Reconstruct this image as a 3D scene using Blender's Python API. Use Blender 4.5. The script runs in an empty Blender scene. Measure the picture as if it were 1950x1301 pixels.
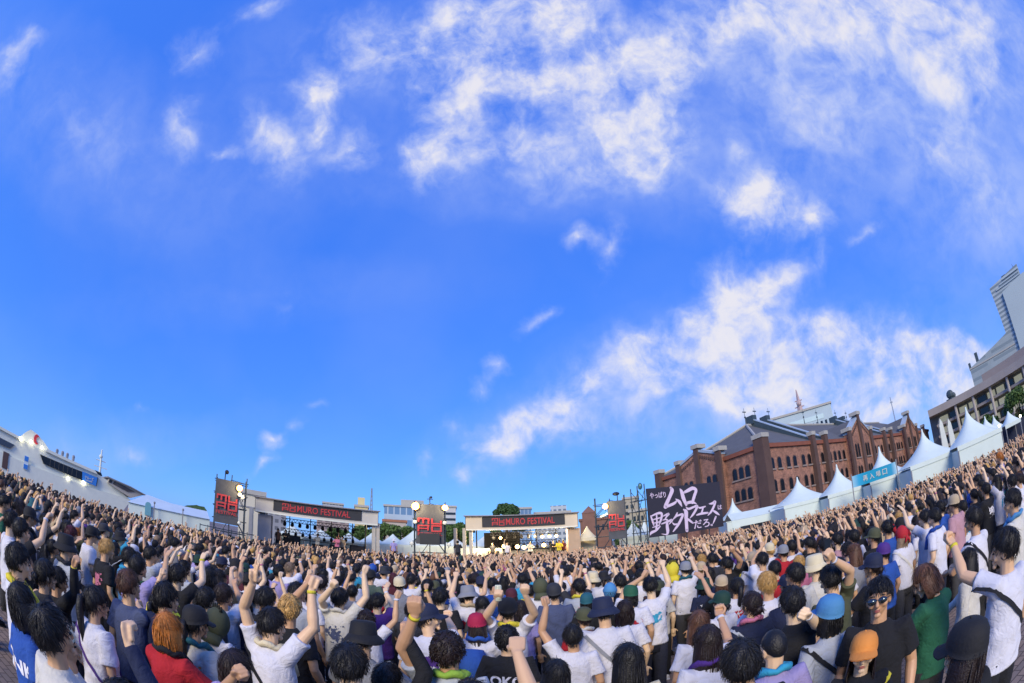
import bpy, math, random
import numpy as np
from mathutils import Vector, Matrix, Euler
from mathutils.bvhtree import BVHTree
rng = np.random.default_rng(7); random.seed(7)
R = math.radians
S = bpy.context.scene
COL = S.collection

# ------------------------------------------------------------------ camera, world, sun, exposure
CAM_Z = 2.4
FPX, PITCH, ROLL = 880.0, R(25.5), R(-1.75)      # equisolid focal length in photo pixels (1950 wide)
cam = bpy.data.cameras.new('camera'); camo = bpy.data.objects.new('camera', cam); COL.objects.link(camo)
cam.type = 'PANO'
try:
    cam.panorama_type = 'FISHEYE_EQUISOLID'
    cam.fisheye_lens = FPX / 1950 * 36; cam.fisheye_fov = R(240)
except Exception:
    cam.cycles.panorama_type = 'FISHEYE_EQUISOLID'
    cam.cycles.fisheye_lens = FPX / 1950 * 36; cam.cycles.fisheye_fov = R(240)
cam.sensor_width = 36; cam.sensor_height = 24; cam.clip_start = 0.05; cam.clip_end = 5000
camo.matrix_world = Matrix.Translation((0, 0, CAM_Z)) @ (Matrix.Rotation(R(90) + PITCH, 4, 'X') @ Matrix.Rotation(ROLL, 4, 'Z'))
S.camera = camo
S.view_settings.view_transform = 'Standard'; S.view_settings.look = 'None'
S.view_settings.gamma = 1; S.view_settings.exposure = 0.8
S.cycles.max_bounces = 5; S.cycles.diffuse_bounces = 3; S.cycles.glossy_bounces = 2
S.cycles.transparent_max_bounces = 6; S.cycles.use_denoising = True

def ray(px, py):
    x = px - 975; y = 650.5 - py
    c, s = math.cos(ROLL), math.sin(ROLL); x, y = x * c - y * s, x * s + y * c
    rr = math.hypot(x, y) + 1e-9; th = 2 * math.asin(min(1, rr / (2 * FPX)))
    d = (math.sin(th) * x / rr, math.cos(th), math.sin(th) * y / rr)
    cp, sp = math.cos(PITCH), math.sin(PITCH)
    return Vector((d[0], d[1] * cp - d[2] * sp, d[1] * sp + d[2] * cp))
def ae(px, py):
    d = ray(px, py); return math.degrees(math.atan2(d.x, d.y)), math.degrees(math.asin(d.z))
def pt(az, d, z=0.0): return Vector((d * math.sin(R(az)), d * math.cos(R(az)), z))
def zel(el, d): return CAM_Z + d * math.tan(R(el))
def lin(c):
    if isinstance(c, str): c = tuple(int(c[i:i+2], 16) / 255 for i in (0, 2, 4))
    return tuple((v / 12.92 if v <= .04045 else ((v + .055) / 1.055) ** 2.4) for v in c)

SUN_AZ, SUN_EL = 194.0, 27.0     # degrees clockwise from +Y
sl = bpy.data.lights.new('sun', 'SUN'); sl.energy = 1.9; sl.angle = R(24); sl.color = (1.0, .86, .66)
so = bpy.data.objects.new('sun', sl); COL.objects.link(so)
sd = Vector((math.sin(R(SUN_AZ)) * math.cos(R(SUN_EL)), math.cos(R(SUN_AZ)) * math.cos(R(SUN_EL)), math.sin(R(SUN_EL))))
so.rotation_euler = (-sd).to_track_quat('-Z', 'Y').to_euler(); so.location = (0, -20, 60)

CLOUD_SHIFT = (4.37, 4.11, .4)
CLOUDS = """960 60 150 76 0 1.3;1055 80 80 90 0 1.15;880 120 70 75 0 1.0;1000 210 70 120 0 .6;910 290 110 42 -12 .55;850 210 50 110 0 .5
800 300 34 50 0 .5;1160 175 55 55 0 .8;1240 190 62 110 0 1.15;1180 270 90 70 0 .75;1110 325 90 45 0 .45;1335 50 85 60 -35 .7;1430 18 110 45 0 .55
1620 15 150 55 0 .95;1560 95 190 60 0 .45;1800 60 55 120 0 .8;1890 50 90 120 0 .6;1720 150 180 90 0 .38;1480 220 70 70 0 .42;1600 255 75 60 0 .5
1790 290 55 50 0 .55;1885 385 60 60 -40 .45;1450 385 62 40 -48 1.15;1370 360 34 30 0 .6;1545 420 52 34 -40 .8;1410 295 26 26 0 .45;1645 457 36 14 -20 .5
1565 488 14 24 0 .4;1100 455 25 20 0 .7;1157 480 24 45 15 .5;1385 545 62 48 -35 .7;1485 540 55 32 -20 .75;1205 640 40 28 -20 .5;1030 603 38 15 -30 .5
1350 635 110 40 -15 .9;1290 680 80 45 -20 .6;1610 668 150 62 0 1.4;1500 700 120 60 -10 1.1;1760 705 120 46 -5 1.3;1650 750 200 50 -5 1.1;1840 690 70 36 -10 1.1
1720 790 150 24 -5 .5;1150 705 90 36 -22 .75;1250 755 85 42 -30 .75;1390 770 80 50 -10 .5;1040 790 95 40 -28 .75;955 845 60 36 -38 .65;1085 815 60 40 -20 .5
875 815 50 24 20 .35;945 700 23 18 -20 .65;905 745 28 15 -20 .5;812 880 22 22 0 .5;890 905 14 22 10 .5;375 100 36 38 20 .5;495 18 62 20 -25 .55
650 100 72 70 0 .5;605 185 36 36 0 .85;345 250 32 48 0 .6;425 295 22 14 0 .7;485 245 34 36 0 .45;545 285 52 48 -30 .62;602 250 18 18 0 .6;668 280 42 40 -20 .62
700 90 34 60 0 .45;15 130 30 50 20 .6;50 80 26 14 0 .4;150 255 120 60 35 .35;525 838 24 16 0 .75;505 878 30 11 -10 .7;568 808 14 16 0 .4
240 872 28 20 0 .55;262 782 20 12 0 .45;160 770 32 14 -20 .22;595 772 22 10 0 .3;90 860 60 14 -10 .25;535 580 20 22 -20 .22;770 120 40 60 0 .35"""
VEILS = """1500 120 260 130 0 .5;1810 150 210 220 0 .55;1640 720 330 110 0 .4;170 260 230 110 30 .3;90 870 250 40 -8 .25;990 320 200 60 0 .3;1350 700 210 90 -15 .3
1000 820 170 60 -25 .35;600 190 170 150 0 .22;1240 330 230 80 0 .3;1600 330 200 120 0 .25;470 560 300 40 -5 .10;1500 830 300 60 0 .3;1900 420 120 90 -40 .3"""
w = bpy.data.worlds.new('World'); S.world = w; w.use_nodes = True
nt = w.node_tree; nt.nodes.clear(); N = nt.nodes.new; LK = nt.links.new
def wn(t, **k):
    n = N(t)
    for a, b in k.items(): setattr(n, a, b)
    return n
def wmath(op, a, b=None, c=None, clamp=False):
    n = N('ShaderNodeMath'); n.operation = op; n.use_clamp = clamp
    for i, v in enumerate((a, b, c)):
        if v is None: continue
        if isinstance(v, (int, float)): n.inputs[i].default_value = v
        else: LK(v, n.inputs[i])
    return n.outputs[0]
tc = N('ShaderNodeTexCoord')
sky = wn('ShaderNodeTexSky', sky_type='NISHITA', sun_disc=False, sun_elevation=R(SUN_EL), sun_rotation=R(SUN_AZ), altitude=0, air_density=1.0, dust_density=.3, ozone_density=3.0)
wz = N('ShaderNodeTexNoise'); wz.inputs['Scale'].default_value = 9; wz.inputs['Detail'].default_value = 8; LK(tc.outputs['Generated'], wz.inputs['Vector'])
sub = wn('ShaderNodeVectorMath', operation='SUBTRACT'); LK(wz.outputs['Color'], sub.inputs[0]); sub.inputs[1].default_value = (.5, .5, .5)
sca = wn('ShaderNodeVectorMath', operation='SCALE'); LK(sub.outputs[0], sca.inputs[0]); sca.inputs['Scale'].default_value = .11
add = wn('ShaderNodeVectorMath', operation='ADD'); LK(tc.outputs['Generated'], add.inputs[0]); LK(sca.outputs[0], add.inputs[1])
sc2 = wn('ShaderNodeVectorMath', operation='SCALE'); LK(sub.outputs[0], sc2.inputs[0]); sc2.inputs['Scale'].default_value = .05
add2 = wn('ShaderNodeVectorMath', operation='ADD'); LK(tc.outputs['Generated'], add2.inputs[0]); LK(sc2.outputs[0], add2.inputs[1])
acc = None; vac = None
for ri, row in enumerate((CLOUDS + '\n' + VEILS).replace('\n', ';').split(';')):
    cx, cy, rx, ry, rot, wt = map(float, row.split())
    c = ray(cx, cy); k = math.cos(R(rot)); q = math.sin(R(rot))
    e1 = (ray(cx + 8 * k, cy + 8 * q) - c); s1 = e1.length / 8; e1 = (e1 - c * e1.dot(c)).normalized(); e2 = c.cross(e1)
    s2 = (ray(cx - 8 * q, cy + 8 * k) - c).length / 8
    m = N('ShaderNodeMapping'); m.vector_type = 'TEXTURE'
    m.inputs['Location'].default_value = c
    m.inputs['Rotation'].default_value = Matrix((e1, e2, c)).transposed().to_euler()
    m.inputs['Scale'].default_value = (rx * s1 * 1.85, ry * s2 * 1.85, .9)
    LK(add.outputs[0], m.inputs['Vector'])
    g = N('ShaderNodeTexGradient'); g.gradient_type = 'SPHERICAL'; LK(m.outputs[0], g.inputs[0])
    if ri >= len(CLOUDS.replace('\n', ';').split(';')): vac = wmath('MULTIPLY_ADD', g.outputs['Fac'], wt, vac if vac is not None else 0.0)
    else: acc = wmath('MULTIPLY_ADD', g.outputs['Fac'], wt * (1.75 if rx < 70 else 1.28), acc if acc is not None else 0.0)
n1 = N('ShaderNodeTexNoise'); n1.inputs['Scale'].default_value = 9; n1.inputs['Detail'].default_value = 9; n1.inputs['Roughness'].default_value = .6; n1.inputs['Distortion'].default_value = .15
sh3 = wn('ShaderNodeVectorMath', operation='ADD'); LK(add2.outputs[0], sh3.inputs[0]); sh3.inputs[1].default_value = CLOUD_SHIFT; LK(sh3.outputs[0], n1.inputs['Vector'])
n2 = N('ShaderNodeTexNoise'); n2.inputs['Scale'].default_value = 2.2; n2.inputs['Detail'].default_value = 4; LK(tc.outputs['Generated'], n2.inputs['Vector'])
accc = wmath('MINIMUM', acc, 1.25)
n3 = N('ShaderNodeTexNoise'); n3.inputs['Scale'].default_value = 34; n3.inputs['Detail'].default_value = 6; n3.inputs['Roughness'].default_value = .55; LK(add.outputs[0], n3.inputs['Vector'])
nmix = wmath('ADD', wmath('MULTIPLY', n1.outputs['Fac'], .76), wmath('MULTIPLY', n3.outputs['Fac'], .24))
nn = wmath('MULTIPLY', wmath('SUBTRACT', nmix, .5), wmath('MULTIPLY_ADD', accc, 2.2, .9))
dens = wmath('ADD', wmath('MULTIPLY', accc, .80), wmath('ADD', nn, -.10))
mr = wn('ShaderNodeMapRange', interpolation_type='SMOOTHSTEP'); LK(dens, mr.inputs[0]); mr.inputs[1].default_value = 0.0; mr.inputs[2].default_value = 1.4
veil = wmath('MULTIPLY', wmath('SUBTRACT', n2.outputs['Fac'], .46, clamp=True), .35)
vn = wmath('MULTIPLY', vac, wmath('SUBTRACT', wmath('MULTIPLY', nmix, 2.6), .55, clamp=True))
alpha = wmath('ADD', wmath('ADD', mr.outputs[0], veil), wmath('MULTIPLY', vn, wmath('SUBTRACT', 1.0, mr.outputs[0])), clamp=True)
gate = wmath('MULTIPLY', alpha, .93)
# the clear sky: Nishita, made a little deeper; clouds laid over it
tint = wn('ShaderNodeMix', data_type='RGBA', blend_type='MULTIPLY'); tint.inputs[0].default_value = 1
LK(sky.outputs[0], tint.inputs[6]); tint.inputs[7].default_value = (.52, .88, 1.0, 1)
skg = wn('ShaderNodeMix', data_type='RGBA'); skg.inputs[0].default_value = .30; skg.inputs[6].default_value = (.22, 1.0, 5.3, 1); LK(tint.outputs[2], skg.inputs[7])
ccol = wn('ShaderNodeMix', data_type='RGBA'); LK(wmath('MULTIPLY', mr.outputs[0], mr.outputs[0]), ccol.inputs[0])
ccol.inputs[6].default_value = (2.5, 3.0, 4.6, 1); ccol.inputs[7].default_value = (4.15, 4.05, 4.25, 1)
mx = wn('ShaderNodeMix', data_type='RGBA'); LK(gate, mx.inputs[0]); LK(skg.outputs[2], mx.inputs[6]); LK(ccol.outputs[2], mx.inputs[7])
bg = N('ShaderNodeBackground'); LK(mx.outputs[2], bg.inputs[0]); bg.inputs[1].default_value = .12
wo = N('ShaderNodeOutputWorld'); LK(bg.outputs[0], wo.inputs[0])
w.cycles.sampling_method = 'MANUAL'; w.cycles.sample_map_resolution = 512

# ------------------------------------------------------------------ helpers
MATS = {}
def mat(name, col, rough=.8, var=.12, scale=6.0, bump=0.0, bscale=40.0, emit=0, metal=0, alpha=1.0, coord='Object', kind=None):
    if name in MATS: return MATS[name]
    m = bpy.data.materials.new(name); m.use_nodes = True; t = m.node_tree; b = t.nodes['Principled BSDF']
    b.inputs['Roughness'].default_value = rough; b.inputs['Metallic'].default_value = metal
    tcn = t.nodes.new('ShaderNodeTexCoord'); co = tcn.outputs[coord]
    nz = t.nodes.new('ShaderNodeTexNoise'); nz.inputs['Scale'].default_value = scale; nz.inputs['Detail'].default_value = 6; t.links.new(co, nz.inputs['Vector'])
    mp = t.nodes.new('ShaderNodeMapRange'); t.links.new(nz.outputs['Fac'], mp.inputs[0]); mp.inputs[1].default_value = .25; mp.inputs[2].default_value = .75
    mp.inputs[3].default_value = 1 - var; mp.inputs[4].default_value = 1 + var
    ml = t.nodes.new('ShaderNodeMix'); ml.data_type = 'RGBA'; ml.blend_type = 'MULTIPLY'; ml.inputs[0].default_value = 1
    if kind == 'objcolor':
        oi = t.nodes.new('ShaderNodeObjectInfo'); t.links.new(oi.outputs['Color'], ml.inputs[6])
    elif kind == 'attr':
        at = t.nodes.new('ShaderNodeAttribute'); at.attribute_name = 'Col'; t.links.new(at.outputs['Color'], ml.inputs[6])
    else:
        ml.inputs[6].default_value = (*lin(col), 1)
    cc = t.nodes.new('ShaderNodeCombineColor')
    for i in range(3): t.links.new(mp.outputs[0], cc.inputs[i])
    t.links.new(cc.outputs[0], ml.inputs[7]); t.links.new(ml.outputs[2], b.inputs['Base Color'])
    if bump:
        n3 = t.nodes.new('ShaderNodeTexNoise'); n3.inputs['Scale'].default_value = bscale; n3.inputs['Detail'].default_value = 4; t.links.new(co, n3.inputs['Vector'])
        bp = t.nodes.new('ShaderNodeBump'); bp.inputs['Strength'].default_value = bump; bp.inputs['Distance'].default_value = .02
        t.links.new(n3.outputs['Fac'], bp.inputs['Height']); t.links.new(bp.outputs[0], b.inputs['Normal'])
    if emit:
        b.inputs['Emission Color'].default_value = (*lin(col), 1); b.inputs['Emission Strength'].default_value = emit
    if alpha < 1: b.inputs['Alpha'].default_value = alpha
    MATS[name] = m; return m
def gridmat(name, base, win, sx, sy, fx=.6, fy=.5, frame=None, rough=.6):
    """wall with a regular grid of openings, in object space (X along, Z up)"""
    if name in MATS: return MATS[name]
    m = mat(name, base, rough, .1, .3); t = m.node_tree; b = t.nodes['Principled BSDF']; L = t.links.new
    tcn = t.nodes.new('ShaderNodeTexCoord'); sp = t.nodes.new('ShaderNodeSeparateXYZ'); L(tcn.outputs['Object'], sp.inputs[0])
    def band(o, s, f):
        a = t.nodes.new('ShaderNodeMath'); a.operation = 'DIVIDE'; L(o, a.inputs[0]); a.inputs[1].default_value = s
        c = t.nodes.new('ShaderNodeMath'); c.operation = 'FRACT'; L(a.outputs[0], c.inputs[0])
        d = t.nodes.new('ShaderNodeMath'); d.operation = 'LESS_THAN'; L(c.outputs[0], d.inputs[0]); d.inputs[1].default_value = f
        return d.outputs[0]
    ad = t.nodes.new('ShaderNodeMath'); ad.operation = 'ADD'; L(sp.outputs[0], ad.inputs[0]); L(sp.outputs[1], ad.inputs[1])
    mu = t.nodes.new('ShaderNodeMath'); mu.operation = 'MULTIPLY'; L(band(ad.outputs[0], sx, fx), mu.inputs[0]); L(band(sp.outputs[2], sy, fy), mu.inputs[1])
    mxx = t.nodes.new('ShaderNodeMix'); mxx.data_type = 'RGBA'; L(mu.outputs[0], mxx.inputs[0])
    src = b.inputs['Base Color'].links[0].from_socket; L(src, mxx.inputs[6]); mxx.inputs[7].default_value = (*lin(win), 1)
    L(mxx.outputs[2], b.inputs['Base Color'])
    return m

class MB:
    def __init__(s): s.v = []; s.f = []
    def add(s, vs, fs):
        o = len(s.v); s.v += [tuple(v) for v in vs]; s.f += [tuple(i + o for i in f) for f in fs]; return s
    def box(s, a, b):
        x0, y0, z0 = a; x1, y1, z1 = b
        return s.add([(x0,y0,z0),(x1,y0,z0),(x1,y1,z0),(x0,y1,z0),(x0,y0,z1),(x1,y0,z1),(x1,y1,z1),(x0,y1,z1)],
                     [(0,3,2,1),(4,5,6,7),(0,1,5,4),(1,2,6,5),(2,3,7,6),(3,0,4,7)])
    def quad(s, a, b, c, d): return s.add([a, b, c, d], [(0, 1, 2, 3)])
    def prism(s, poly, y0, y1):            # poly in XZ, extruded along Y
        n = len(poly); vs = [(x, y0, z) for x, z in poly] + [(x, y1, z) for x, z in poly]
        return s.add(vs, [tuple(range(n)), tuple(range(2*n-1, n-1, -1))] + [(i, i+n, (i+1) % n + n, (i+1) % n) for i in range(n)])
    def tube(s, pts, rad, n=8, up=None):
        pts = [Vector(p) for p in pts]; vs = []; fs = []
        if not isinstance(rad, (list, tuple)): rad = [rad] * len(pts)
        prev = None
        for i, p in enumerate(pts):
            t = (pts[min(i+1, len(pts)-1)] - pts[max(i-1, 0)]).normalized()
            if prev is None:
                a = Vector((0, 0, 1)) if abs(t.z) < .9 else Vector((1, 0, 0)); u = t.cross(a).normalized()
            else: u = (prev - t * prev.dot(t)).normalized()
            prev = u; v = t.cross(u)
            r = rad[i]; r1, r2 = r if isinstance(r, tuple) else (r, r)
            for k in range(n):
                an = 2 * math.pi * k / n; vs.append(p + u * math.cos(an) * r1 + v * math.sin(an) * r2)
        for i in range(len(pts) - 1):
            for k in range(n): a = i*n + k; b2 = i*n + (k+1) % n; fs.append((a, b2, b2+n, a+n))
        fs.append(tuple(range(n-1, -1, -1))); fs.append(tuple(range((len(pts)-1)*n, len(pts)*n)))
        return s.add(vs, fs)
    def rings(s, rs, n=20, cap=True):       # rs: (cx,cy,cz,rx,ry)
        vs = []; fs = []
        for cx, cy, cz, rx, ry in rs:
            for k in range(n): an = 2*math.pi*k/n; vs.append((cx + rx*math.cos(an), cy + ry*math.sin(an), cz))
        for i in range(len(rs)-1):
            for k in range(n): a = i*n+k; b2 = i*n+(k+1) % n; fs.append((a, b2, b2+n, a+n))
        if cap: fs.append(tuple(range(n-1, -1, -1))); fs.append(tuple(range((len(rs)-1)*n, len(rs)*n)))
        return s.add(vs, fs)
    def ball(s, c, r, n=10, m=7, M=None):
        r = r if isinstance(r, tuple) else (r, r, r); vs = []; fs = []
        for i in range(m+1):
            th = math.pi * i / m
            for k in range(n):
                an = 2*math.pi*k/n; p = Vector((math.sin(th)*math.cos(an)*r[0], math.sin(th)*math.sin(an)*r[1], math.cos(th)*r[2]))
                if M: p = M @ p
                vs.append(p + Vector(c))
        for i in range(m):
            for k in range(n): a = i*n+k; b2 = i*n+(k+1) % n; fs.append((a, a+n, b2+n, b2))
        return s.add(vs, fs)
    def xf(s, M): s.v = [tuple(M @ Vector(v)) for v in s.v]; return s
    def mesh(s, name='m', smooth=False):
        me = bpy.data.meshes.new(name); me.from_pydata(s.v, [], s.f); me.validate()
        if smooth: me.polygons.foreach_set('use_smooth', [True] * len(me.polygons))
        return me
    def build(s, name, m, parent=None, smooth=False): return link(name, s.mesh(name, smooth), m, parent)
def link(name, me, m=None, parent=None, color=None):
    o = bpy.data.objects.new(name, me); COL.objects.link(o)
    if m is not None and len(me.materials) == 0: me.materials.append(m)
    if parent: o.parent = parent
    if color: o.color = (*color, 1)
    return o
def each(name, boxes, m, parent, T=None):
    out = []
    for a, b in boxes:
        q = MB().box(a, b)
        if T: q.xf(T)
        out.append(q.build(name, m, parent))
    return out
def tag(o, label, cat, group=None, kind=None):
    if label: o['label'] = label
    if cat: o['category'] = cat
    if group: o['group'] = group
    if kind: o['kind'] = kind
    return o
def empty(name, loc=(0, 0, 0), rz=0, label=None, cat=None, group=None):
    o = bpy.data.objects.new(name, None); COL.objects.link(o); o.location = loc; o.rotation_euler = (0, 0, rz)
    o.empty_display_size = .3
    return tag(o, label, cat, group)
def text_mesh(txt, size=1.0, ex=.01, bold=0.0):
    cu = bpy.data.curves.new('t', 'FONT'); cu.body = txt; cu.size = size; cu.align_x = 'CENTER'; cu.align_y = 'CENTER'; cu.extrude = ex; cu.offset = bold; cu.resolution_u = 3
    o = bpy.data.objects.new('t', cu); COL.objects.link(o); bpy.context.view_layer.update()
    me = bpy.data.meshes.new_from_object(o.evaluated_get(bpy.context.evaluated_depsgraph_get()))
    bpy.data.objects.remove(o); return me
def place_text(name, txt, m, parent, loc, width, height, rot=None, bold=.012):
    """text standing upright, facing -Y of its parent, stretched to width x height"""
    me = text_mesh(txt, 1.0, .01, bold); n = len(me.vertices)
    co = np.empty(n*3); me.vertices.foreach_get('co', co); co = co.reshape(-1, 3)
    mn, mxx = co.min(0), co.max(0); c = (mn+mxx)/2
    out = np.stack([(co[:,0]-c[0])*width/(mxx[0]-mn[0]), -co[:,2], (co[:,1]-c[1])*height/(mxx[1]-mn[1])], 1)
    me.vertices.foreach_set('co', out.ravel()); o = link(name, me, m, parent); o.location = loc
    if rot: o.rotation_euler = rot
    return o
def stroke_mesh(strokes, fn, dy=.02):
    """brush strokes: each a list of (x, y, width); fn maps (x, y) -> point on the board plane"""
    mb = MB()
    for st in strokes:
        P = []                                            # Catmull-Rom refinement
        q = [st[0]] + list(st) + [st[-1]]
        for i in range(1, len(q)-2):
            for t in np.linspace(0, 1, 5, endpoint=(i == len(q)-3)):
                P.append([.5*((2*q[i][k]) + (-q[i-1][k]+q[i+1][k])*t + (2*q[i-1][k]-5*q[i][k]+4*q[i+1][k]-q[i+2][k])*t*t + (-q[i-1][k]+3*q[i][k]-3*q[i+1][k]+q[i+2][k])*t**3) for k in range(3)])
        L = []; Rr = []
        for i, p in enumerate(P):
            a = P[max(i-1, 0)]; b = P[min(i+1, len(P)-1)]; dx, dy_ = b[0]-a[0], b[1]-a[1]; d = math.hypot(dx, dy_) or 1
            nx, ny = -dy_/d, dx/d; h = max(p[2], 4)/2
            L.append(fn(p[0]+nx*h, p[1]+ny*h)); Rr.append(fn(p[0]-nx*h, p[1]-ny*h))
        n = len(P); mb.add(L+Rr, [(i, i+1, n+i+1, n+i) for i in range(n-1)])
        for e in (P[0], P[-1]):
            h = max(e[2], 4)/2; mb.add([fn(e[0]+h*math.cos(a), e[1]+h*math.sin(a)) for a in np.linspace(0, 6.283, 10, endpoint=False)], [tuple(range(10))])
    return mb

# ------------------------------------------------------------------ materials of the setting
M_white = mat('white_canvas', 'cfddd5', .75, .04, 1.5, .15, 6)
M_whitep = mat('white_paint', 'dcdfcf', .45, .05, 2)
M_steel = mat('dark_steel', '2b2e35', .45, .15, 8, metal=.4)
M_black = mat('black_fabric', '1b1c20', .85, .15, 6)
M_board = mat('black_board', '2c2b38', .8, .06, 3)
M_brush = mat('lilac_paint', 'd9c6da', .7, .06, 12)
M_mesh = mat('grey_mesh_banner', '4b4f55', .8, .16, 2.2, .2, 60)
M_red = mat('red_lettering', 'b83a3e', .7, .18, 9)
M_fascia = mat('stage_fascia', 'c2bfb4', .7, .06, 1.2)
M_beige = mat('beige_panel', 'b39b80', .7, .08, 2)
M_grey = mat('grey_panel', '8a8c90', .7, .08, 2)
M_glass = mat('dark_glass', '1d2630', .12, .2, 1.0)
M_lamp = mat('lamp_glow', 'ffd88a', emit=16)
M_lampw = mat('stage_lamp_glow', 'ffcf80', emit=9)
M_slate = mat('roof_slate', '5d5e5f', .8, .12, .8, .3, 20)
M_cap = mat('stone_cap', 'a8a79f', .8, .1, 3)
M_lead = mat('dark_roof_metal', '3d4c52', .5, .15, 2)
M_flash = mat('pale_roof_flashing', '9fb1c0', .35, .08, 3)
M_frame = mat('dark_window', '14171c', .25, .2, 1)
M_sill = mat('window_sill', '8c8078', .8, .1, 3)

def brick_material():
    m = mat('red_brick', '946f5d', .9, .22, .35); t = m.node_tree; b = t.nodes['Principled BSDF']; L = t.links.new
    tcn = t.nodes.new('ShaderNodeTexCoord'); sp = t.nodes.new('ShaderNodeSeparateXYZ'); L(tcn.outputs['Object'], sp.inputs[0])
    ad = t.nodes.new('ShaderNodeMath'); ad.operation = 'ADD'; L(sp.outputs[0], ad.inputs[0]); L(sp.outputs[1], ad.inputs[1])
    cb = t.nodes.new('ShaderNodeCombineXYZ'); L(ad.outputs[0], cb.inputs[0]); L(sp.outputs[2], cb.inputs[1])
    br = t.nodes.new('ShaderNodeTexBrick'); L(cb.outputs[0], br.inputs['Vector']); br.inputs['Scale'].default_value = 1.6
    br.inputs['Color1'].default_value = (1.15, 1.05, 1, 1); br.inputs['Color2'].default_value = (.72, .7, .72, 1); br.inputs['Mortar'].default_value = (.95, 1.05, 1.1, 1)
    br.inputs['Mortar Size'].default_value = .012
    nz = t.nodes.new('ShaderNodeTexNoise'); nz.inputs['Scale'].default_value = 1.1; nz.inputs['Detail'].default_value = 8; L(tcn.outputs['Object'], nz.inputs['Vector'])
    mr_ = t.nodes.new('ShaderNodeMapRange'); L(nz.outputs['Fac'], mr_.inputs[0]); mr_.inputs[1].default_value = .35; mr_.inputs[2].default_value = .7; mr_.inputs[3].default_value = .8; mr_.inputs[4].default_value = 1.35
    ml = t.nodes.new('ShaderNodeMix'); ml.data_type = 'RGBA'; ml.blend_type = 'MULTIPLY'; ml.inputs[0].default_value = 1
    src = b.inputs['Base Color'].links[0].from_socket; L(src, ml.inputs[6]); L(br.outputs['Color'], ml.inputs[7])
    m2 = t.nodes.new('ShaderNodeVectorMath'); m2.operation = 'SCALE'; L(ml.outputs[2], m2.inputs[0]); L(mr_.outputs[0], m2.inputs['Scale'])
    L(m2.outputs[0], b.inputs['Base Color']); return m
M_brick = brick_material()

def ground_material():
    m = mat('stone_paving', '8d7f74', .85, .18, .5); t = m.node_tree; b = t.nodes['Principled BSDF']; L = t.links.new
    tcn = t.nodes.new('ShaderNodeTexCoord')
    br = t.nodes.new('ShaderNodeTexBrick'); L(tcn.outputs['Object'], br.inputs['Vector']); br.inputs['Scale'].default_value = 2.4
    br.inputs['Color1'].default_value = (1.1, 1.02, .95, 1); br.inputs['Color2'].default_value = (.8, .8, .82, 1); br.inputs['Mortar'].default_value = (.35, .33, .32, 1); br.inputs['Mortar Size'].default_value = .02
    ml = t.nodes.new('ShaderNodeMix'); ml.data_type = 'RGBA'; ml.blend_type = 'MULTIPLY'; ml.inputs[0].default_value = 1
    src = b.inputs['Base Color'].links[0].from_socket; L(src, ml.inputs[6]); L(br.outputs['Color'], ml.inputs[7]); L(ml.outputs[2], b.inputs['Base Color'])
    bp = t.nodes.new('ShaderNodeBump'); bp.inputs['Strength'].default_value = .5; bp.inputs['Distance'].default_value = .01; L(br.outputs['Fac'], bp.inputs['Height']); bp.invert = True; L(bp.outputs[0], b.inputs['Normal'])
    return m
g = MB().box((-900, -900, -1), (900, 900, 0)).build('ground', ground_material()); tag(g, 'brown grey block paving under the whole crowd', 'ground', kind='structure')
def frame_at(name, az, d, label, cat, group=None, turn=0):
    return empty(name, pt(az, d), -R(az) + R(turn), label, cat, group)
def lx(a, az, d): return d * math.tan(R(a - az))
def lz(el, a, az, d): return CAM_Z + d / math.cos(R(a - az)) * math.tan(R(el))

# ------------------------------------------------------------------ brick warehouse
CX, CY = 58.9 * math.sin(R(30.9)), 58.9 * math.cos(R(30.9)); UX, UY = math.cos(R(19.6)), math.sin(R(19.6))
wh = empty('brick_warehouse', (CX, CY, 0), R(19.6), 'long red brick warehouse with stepped gables and grey slate roof behind the tents', 'warehouse')
EV, W, LN = 11.5, 22.0, 72.0
MB().box((0, 0, 0), (LN, W, EV)).build('wall', M_brick, wh)
RZ = 17.2
MB().add([(-.25, -.25, EV), (LN+.2, -.25, EV), (LN+.2, W+.25, EV), (-.25, W+.25, EV), (10.5, W/2, RZ), (LN-8, W/2, RZ)],
         [(0, 1, 5, 4), (2, 3, 4, 5), (3, 0, 4), (1, 2, 5), (0, 3, 2, 1)]).build('roof', M_slate, wh)
MB().tube([(-.25, -.25, EV+.12), (10.5, W/2, RZ+.12)], .22, 6).tube([(-.25, W+.2, EV+.12), (10.5, W/2, RZ+.12)], .22, 6).tube([(10.5, W/2, RZ+.1), (LN-8, W/2, RZ+.1)], .22, 6).build('roof_ridge', M_cap, wh)
MB().box((-.3, -.3, EV-.55), (LN, -.003, EV-.02)).box((-.3, -.003, EV-.55), (-.003, W, EV-.02)).build('cornice', mat('brick_cornice', '84503f', .9, .15, 1), wh)
for x0, x1 in ((-.45, .9), (12-.45, 12.45), (15.7-.45, 16.15), (39.2, 40.1), (43.0, 43.9), (66.2, 67.1)):
    bt = MB().box((x0, -.75, 0), (x1, 0 if x0 > 0 else .9, EV+.7)).build('buttress', mat('dark_brick', '57443e', .9, .2, .6), wh)
    MB().box((x0-.1, -.85, EV+.7), (x1+.1, .2 if x0 > 0 else 1.0, EV+1.25)).build('cap_stone', M_cap, bt)
bt = MB().box((-.75, W-.9, 0), (.3, W+.4, EV+.7)).build('buttress', MATS['dark_brick'], wh); MB().box((-.85, W-1, EV+.7), (.4, W+.5, EV+1.3)).build('cap_stone', M_cap, bt)
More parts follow.
